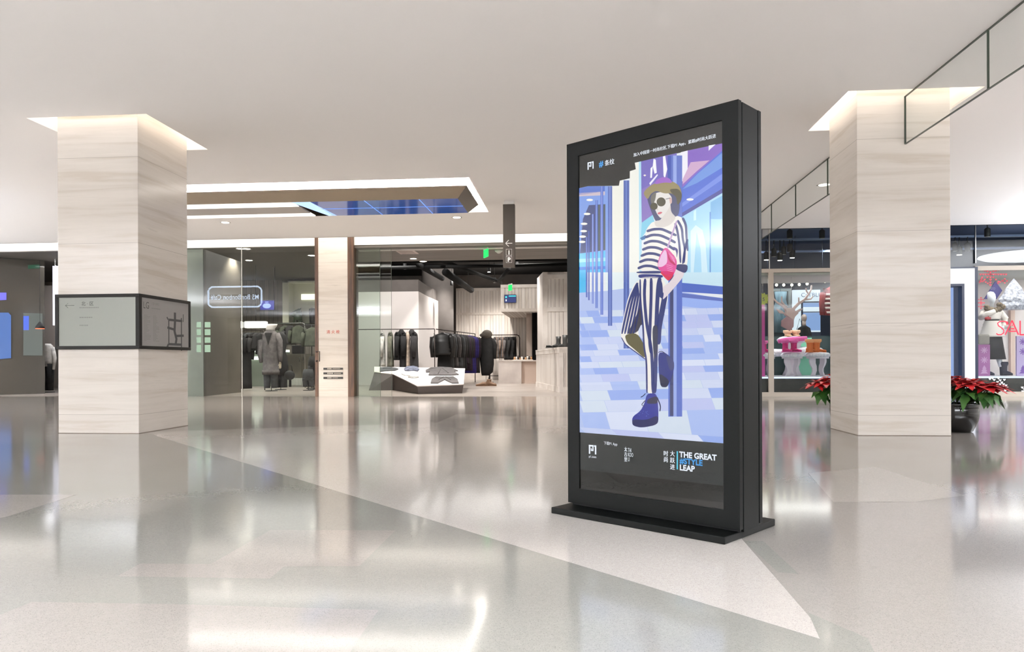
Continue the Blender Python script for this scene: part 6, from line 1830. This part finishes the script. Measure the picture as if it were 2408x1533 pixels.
m = MB(PUF); m.tube([(bx_ - .16, yk, zs_ - .02), (bx_ - .24, yk - .05, zs_ - .12), (bx_ - .18, yk - .14, zs_ - .06), (bx_ - .02, yk - .16, zs_ + .0)], [.07, .07, .06, .05], None, 12); m.build('sleeve', t_)
m = MB(SKN); hx, hy, hz2 = bx_ + .18, yk - .11, zw_ - .16
m.ball((hx, hy, hz2 - .02), .03, .02, .045)
for k_, dx in enumerate((-.022, -.008, .008, .022)):
    m.tube([(hx + dx, hy, hz2 - .05), (hx + dx, hy - .01, hz2 - .085 - .012 * (k_ in (1, 2))), (hx + dx, hy - .025, hz2 - .11)], [.009, .008, .006], None, 6)
m.tube([(hx - .025, hy, hz2), (hx - .045, hy - .015, hz2 - .05)], [.01, .007], None, 6); m.build('hand', t_)
m = MB(mat('glove_red', (160, 40, 50), .7)); hx, hy, hz2 = bx_ - .2, yk - .2, zw_ + .02
m.ball((hx, hy, hz2), .055, .03, .035)
for k_ in range(4):
    m.tube([(hx + .03, hy, hz2 - .02 + k_ * .014), (hx + .075, hy - .01, hz2 - .018 + k_ * .013)], [.009, .006], None, 6)
m.tube([(hx + .01, hy, hz2 + .02), (hx + .03, hy - .01, hz2 + .055)], [.01, .007], None, 6); m.build('glove', t_)
m = MB(mat('skirt_dark', (12, 14, 24), .7)); m.loft([ell(bx_ + dx, yk, z, rx, ry, 20, .02, z * 5) for z, dx, rx, ry in ((zh_ + .06, .01, .19, .13), (Z_(815), .02, .22, .15), (Z_(845), .03, .25, .17))]); m.build('skirt', t_)
for dx, fx in ((-.11, -.03), (.14, .1)):
    m = MB(SKN); m.tube([(bx_ + dx, yk, Z_(840)), (bx_ + dx + fx * .5, yk, Z_(862))], [.055, .045], None, 12); m.build('leg', t_)
    m = MB(mat('boot_navy', (36, 42, 66), .85)); bxx = bx_ + dx + fx
    m.lathe([(.065, 0), (.07, .1), (.075, .2), (.095, .26), (.085, .3), (.05, .3)], None, (bxx, yk, PLAT), 16)
    m.loft([[(bxx + x_ * .26 + .03, yk - .03 + math.cos(a) * .055 * w_, PLAT + .11 * hh * (.5 + .5 * math.sin(a))) for a in [2 * PI * q_ / 10 for q_ in range(10)]] for x_, w_, hh in ((-.3, .7, 1), (0, 1, 1), (.3, 1.1, .75), (.5, .8, .5), (.56, .2, .3))])
    m.build('boot', t_)

# backdrop and decor of the sale window
m = MB(mat('sale_back', (216, 206, 206), .6)); m.box(8.3, 12.9, 17.9, 18.0, 0, zrail0); struct(m.build('wall_sale_back'))
m = MB(mat('sale_back_peach', (206, 180, 168), .6)); m.box(at(2374, 800, Y=17.85).x, at(2384, 800, Y=17.85).x, 17.8, 17.89, PLAT, at(2374, 728, Y=17.85).z); tag(m.build('peach_post', org=(at(2374, 800, Y=17.85).x, 17.8, PLAT)), 'peach upright post behind the mannequin', 'post')
yg = YS + .025
def decal(pts_, mt, mb):
    mb.prism([at(x, y, Y=yg - .004) for x, y in pts_], (0, .002, 0), mt)
RED = mat('sale_red', (206, 30, 60), .4, emit=.25)
RDP = mat('knit_red', (206, 70, 84), .6)
def heart(mb, px, py, s_, mt):
    decal([(px, py + s_), (px - s_, py), (px - s_, py - s_ * .6), (px - s_ * .45, py - s_ * .8), (px, py - s_ * .2), (px + s_ * .45, py - s_ * .8), (px + s_, py - s_ * .6), (px + s_, py)], mt, mb)
t_ = thing('knit_pattern_decal', 'red knitted-snowflake sticker of small hearts at the top of the sale window', 'window sticker', at(2335, 655, Y=yg))
m = MB(RDP)
for i in range(11): heart(m, 2306 + i * 6, 645, 2.6, RDP)
for i in range(7): heart(m, 2329, 634 + i * 6, 2.8, RDP)
for i in range(3):
    for s_ in (-1, 1): heart(m, 2329 + s_ * (7 + i * 6), 652 + i * 5, 2.4, RDP); heart(m, 2329 + s_ * (7 + i * 6), 638 - i * 1.5, 2.4, RDP); heart(m, 2329 + s_ * (12 + i * 5) + 6, 666 - i * 3, 2.3, RDP)
for i in range(5): heart(m, 2304 + i * 1.5, 664 - i * 3, 2.2, RDP)
for i in range(6): heart(m, 2358 + (i % 3) * 5, 660 + (i // 3) * 5 - (i % 2) * 4, 2.2, RDP)
m.build('hearts', t_)
t_ = thing('knit_pattern_decal', 'small red knitted cross sticker left of the mannequin', 'window sticker', at(2307, 712, Y=yg))
m = MB(RDP)
for i in range(6): heart(m, 2307, 700 + i * 5, 2.2, RDP)
for i in range(4): heart(m, 2301 + i * 4.3, 712, 2.0, RDP)
for i in range(3): heart(m, 2302 + i * 5, 704, 1.8, RDP); heart(m, 2302 + i * 5, 721, 1.8, RDP)
m.build('hearts', t_)
sl = thing('sale_lettering', 'large thin red letters of the word SALE on the window glass', 'window lettering', at(2375, 770, Y=yg))
def letter(name, polys):
    m = MB(RED)
    for pts_, w_ in polys: decal(ribbon(pts_, w_), RED, m)
    m.build(name, sl)
letter('letter_s', [([(2371, 762), (2368, 757), (2360, 755.5), (2351, 756), (2346, 760), (2348, 766), (2356, 771), (2361, 777), (2360, 783), (2354, 787), (2347, 787), (2343, 784)], 2.6), ([(2369, 764), (2365, 757), (2371, 758)], 3)])
letter('letter_a', [([(2364, 787), (2380, 753.5)], 3), ([(2380, 753.5), (2395, 787)], 3.4), ([(2372, 779), (2391, 779)], 3), ([(2376, 773), (2385, 773)], 3), ([(2379, 765), (2382, 765)], 3)])
letter('letter_l', [([(2399, 754), (2399, 788)], 3.2), ([(2398, 787), (2412, 787)], 3.4)])
letter('letter_e', [([(2418, 754), (2418, 788)], 3.2), ([(2418, 755), (2434, 755)], 3), ([(2418, 770), (2432, 770)], 3), ([(2418, 787), (2435, 787)], 3)])
# navy diamond
t_ = thing('diamond_sign', 'dark navy diamond-shaped sign hanging behind the mannequin head', 'sign', at(2336, 690, Y=17.4))
m = MB(mat('diamond_navy', (44, 36, 104), .5)); m.prism([at(x, y, Y=17.4) for x, y in ((2341, 661), (2357, 683), (2344, 703), (2315, 703))], (0, .03, 0)); m.build('board', t_)
m = MB(mat('diamond_letters', (120, 120, 150), .5)); p_ = at(2329, 681, Y=17.39)
m.text('CO', .07, Matrix.Translation((p_.x, 17.392, p_.z)) @ Matrix.Rotation(PI / 2, 4, 'X'), None, .001); m.build('lettering', t_)
# silver tree
t_ = thing('crumpled_tree', 'silvery crumpled paper tree hanging right of the mannequin', 'ornament', at(2382, 700, Y=17.3))
m = MB(noise_mat('silver_paper', (176, 178, 190), (128, 130, 142), 22, rough=.35, bump=1.0))
p_ = at(2384, 690, Y=17.3); zt_ = at(2384, 656, Y=17.3).z; z1_ = at(2384, 700, Y=17.3).z; z2_ = at(2384, 728, Y=17.3).z
n = 26
def crump(z, r_): return [(p_.x + math.cos(2 * PI * k / n) * r_ * R.uniform(.86, 1.1), 17.3 + math.sin(2 * PI * k / n) * r_ * .5 * R.uniform(.86, 1.1), z + R.uniform(-.01, .01)) for k in range(n)]
m.loft([crump(zt_, .01), crump(zt_ - .1, .09), crump(zt_ - .2, .16), crump(z1_ + .08, .22), crump(z1_, .28), crump(z1_ - .04, .32), crump(z1_ - .1, .3), crump(z1_ - .18, .34), crump(z2_, .26)], None, False); m.build('paper', t_)
# purple patterned panels
for i, (pxa, pxb, lb) in enumerate(((2301, 2328, 'purple window panel with pale snowflakes beside the glowing portal'), (2391, 2408, 'lilac patterned pillar panel at the right edge of the sale window'))):
    a_, b_ = at(pxa, 885, Y=16.5), at(pxb + (30 if i else 0), 810 if i == 0 else 790, Y=16.5)
    t_ = thing('patterned_panel', lb, 'display panel', (a_.x, 16.5, PLAT), 0, 'patterned panels in the sale window')
    m = MB(mat('panel_purple', (164, 96, 158), .5) if i == 0 else mat('panel_lilac', (190, 170, 214), .5)); m.box(a_.x, b_.x, 16.5, 16.54, PLAT, b_.z); m.build('board', t_)
    m = MB(mat('panel_snow', (206, 160, 204), .5) if i == 0 else mat('panel_violet', (120, 80, 170), .5))
    xm_ = (a_.x + min(b_.x, a_.x + .25)) / 2
    for zc2 in (b_.z - .12, b_.z - .33):
        for k in range(4):
            c_, s_ = math.cos(k * PI / 4), math.sin(k * PI / 4)
            yk_ = 16.497 - k * .0004
            m.prism([(xm_ + c_ * .07 - s_ * .009, yk_, zc2 + s_ * .07 + c_ * .009), (xm_ + c_ * .07 + s_ * .009, yk_, zc2 + s_ * .07 - c_ * .009), (xm_ - c_ * .07 + s_ * .009, yk_, zc2 - s_ * .07 - c_ * .009), (xm_ - c_ * .07 - s_ * .009, yk_, zc2 - s_ * .07 + c_ * .009)], (0, .0025, 0))
    for k in range(3):
        m.prism([(xm_ - .08 + k * .018, 16.497 - k * .0004, PLAT + .05 + k * .05), (xm_ + .08 - k * .018, 16.497 - k * .0004, PLAT + .05 + k * .05), (xm_, 16.497 - k * .0004, PLAT + .13 + k * .05)], (0, .0025, 0))
    m.build('snowflake_pattern', t_)
    if i == 0:
        m = MB(mat('panel_cap', (150, 142, 136), .5)); m.box(a_.x, b_.x, 16.49, 16.55, b_.z, b_.z + .22); m.build('grey_cap', t_, bevel=.03)
# white hearts on black base
t_ = thing('heart_decal', 'cluster of white heart stickers on the black base of the sale window', 'window sticker', at(2352, 905, Y=yg), 0, 'white heart stickers')
m = MB(mat('decal_white', (232, 232, 232), .6)); RH = random.Random(5)
for (x, y) in ((2328, 891), (2334, 889), (2338, 893), (2348, 889), (2352, 894), (2346, 898), (2356, 899), (2362, 893), (2360, 903), (2366, 906), (2352, 903), (2358, 910), (2368, 911), (2364, 918), (2356, 920), (2348, 918), (2361, 922), (2343, 906)):
    heart(m, x, y, 2.9, MATS['decal_white'])
m.build('hearts', t_)
t_ = thing('heart_decal', 'white heart stickers at the right edge on the black base', 'window sticker', at(2405, 905, Y=yg), 0, 'white heart stickers')
m = MB(MATS['decal_white'])
for (x, y) in ((2404, 911), (2409, 915), (2405, 920), (2412, 922)): heart(m, x, y, 2.9, MATS['decal_white'])
m.build('hearts', t_)
# lens-shaped white ceiling disc
p_ = at(2372, 612, Y=18.5)
m = MB(glow('disc_white', (226, 228, 238), .75)); m.lathe([(.001, -.02), (.4, -.01), (.9, .06), (1.0, .10), (.98, .13), (.001, .14)], None, (0, 0, 0), 36)
tag(m.build('ceiling_disc', loc=(p_.x + .4, 18.5, p_.z)), 'large white lens-shaped lamp disc above the sale window', 'ceiling light')

# ================================================================== POTTED POINSETTIAS
def poinsettia(x, y, lb, seed, heads, r_=.215, zoff=0):
    RR = random.Random(seed)
    t = thing('potted_poinsettia', lb, 'potted plant', (x, y, 0), 0, 'potted poinsettias')
    m = MB(mat('glazed_black_pot', (12, 10, 9), .14, coat=.15)); m.lathe([(r_ * .62, 0), (r_ * .72, .01), (r_ * .95, .12), (r_, .19), (r_ * .97, .24), (r_ * .94, .275), (r_ * 1.0, .285), (r_ * 1.0, .3), (r_ * .9, .3), (r_ * .9, .27)], None, (0, 0, 0), 40); m.build('pot', t, org=(0, 0, 0))
    m = MB(mat('soil', (48, 38, 30), .95)); m.lathe([(r_ * .9, .255), (r_ * .9, .262)], None, (0, 0, 0), 30); m.build('soil', t, org=(0, 0, 0))
    RB = noise_mat('red_bract', (196, 20, 26), (156, 10, 18), 12, rough=.6); GLF = noise_mat('green_leaf', (62, 104, 44), (34, 70, 28), 8, rough=.5)

    def leaf(m, base, ang, L_, w_, el, mt, droop=.5, lobes=True):
        d_ = Vector((math.cos(ang) * math.cos(el), math.sin(ang) * math.cos(el), math.sin(el)))
        side = Vector((-math.sin(ang), math.cos(ang), 0))
        up = side.cross(d_) * -1
        n_ = 7; prof = [.08, .55, .9, 1.0, .72, .38, .03]
        cen = []
        for i in range(n_):
            s_ = i / (n_ - 1)
            cen.append(Vector(base) + d_ * L_ * s_ + Vector((0, 0, -droop * L_ * s_ * s_)))
        vs, fs = [], []
        for i in range(n_):
            w2 = w_ / 2 * prof[i] * (1 + (.14 if i % 2 else -.05) * lobes)
            vs += [cen[i] - side * w2 + Vector((0, 0, .18 * w2)), cen[i], cen[i] + side * w2 + Vector((0, 0, .18 * w2))]
        for i in range(n_ - 1):
            a_ = i * 3
            fs += [(a_, a_ + 1, a_ + 4, a_ + 3), (a_ + 1, a_ + 2, a_ + 5, a_ + 4)]
        m.add(vs, fs, mt, True)
    br, gr, stm = MB(RB), MB(GLF), MB(mat('stem_green', (52, 62, 34), .6))
    cy2 = MB(mat('cyathia_yellow', (200, 170, 50), .6))
    for hx, hy, hz in heads:
        stm.tube([(hx * .25, hy * .25, .26), (hx * .7, hy * .7, .26 + (hz - .26) * .6), (hx, hy, hz)], .006, None, 6)
        for ring, (cnt, L_, el) in enumerate(((7, .185, -.05), (7, .145, .2), (6, .09, .55))):
            for k in range(cnt):
                leaf(br, (hx, hy, hz + ring * .008), 2 * PI * k / cnt + ring * .5 + RR.uniform(-.2, .2), L_ * RR.uniform(.9, 1.15), L_ * .48, el + RR.uniform(-.1, .1), RB, .25)
        for k in range(6):
            leaf(gr, (hx * .9, hy * .9, hz - .05 - RR.uniform(0, .05)), RR.uniform(0, 2 * PI), RR.uniform(.13, .18), .085, RR.uniform(-.5, .1), GLF, .6)
        for k in range(4):
            cy2.ball((hx + RR.uniform(-.012, .012), hy + RR.uniform(-.012, .012), hz + .03), .006, .006, .008, None, 6, 4)
    stm.build('stems', t, org=(0, 0, 0)); br.build('red_bracts', t, org=(0, 0, 0)); gr.build('green_leaves', t, org=(0, 0, 0)); cy2.build('flower_centres', t, org=(0, 0, 0))
    return t


pr_ = at(2262, 1018, Z=0)
poinsettia(3.985, 8.10, 'red poinsettia in a glazed black pot right of the right marble column', 11,
           [(-.01, -.06, .52), (.18, .0, .51), (.36, -.04, .47), (.0, .1, .54), (.1, .15, .54), (.04, -.16, .5), (.26, .16, .5), (.24, -.14, .47), (.40, .1, .46)])
poinsettia(3.12, 8.70, 'red poinsettia mostly hidden behind the left side of the right marble column', 23,
           [(0, .05, .56), (-.26, .02, .5), (-.15, .14, .55), (.15, .05, .54), (.2, .15, .54), (-.32, .12, .48), (-.1, .0, .53)])
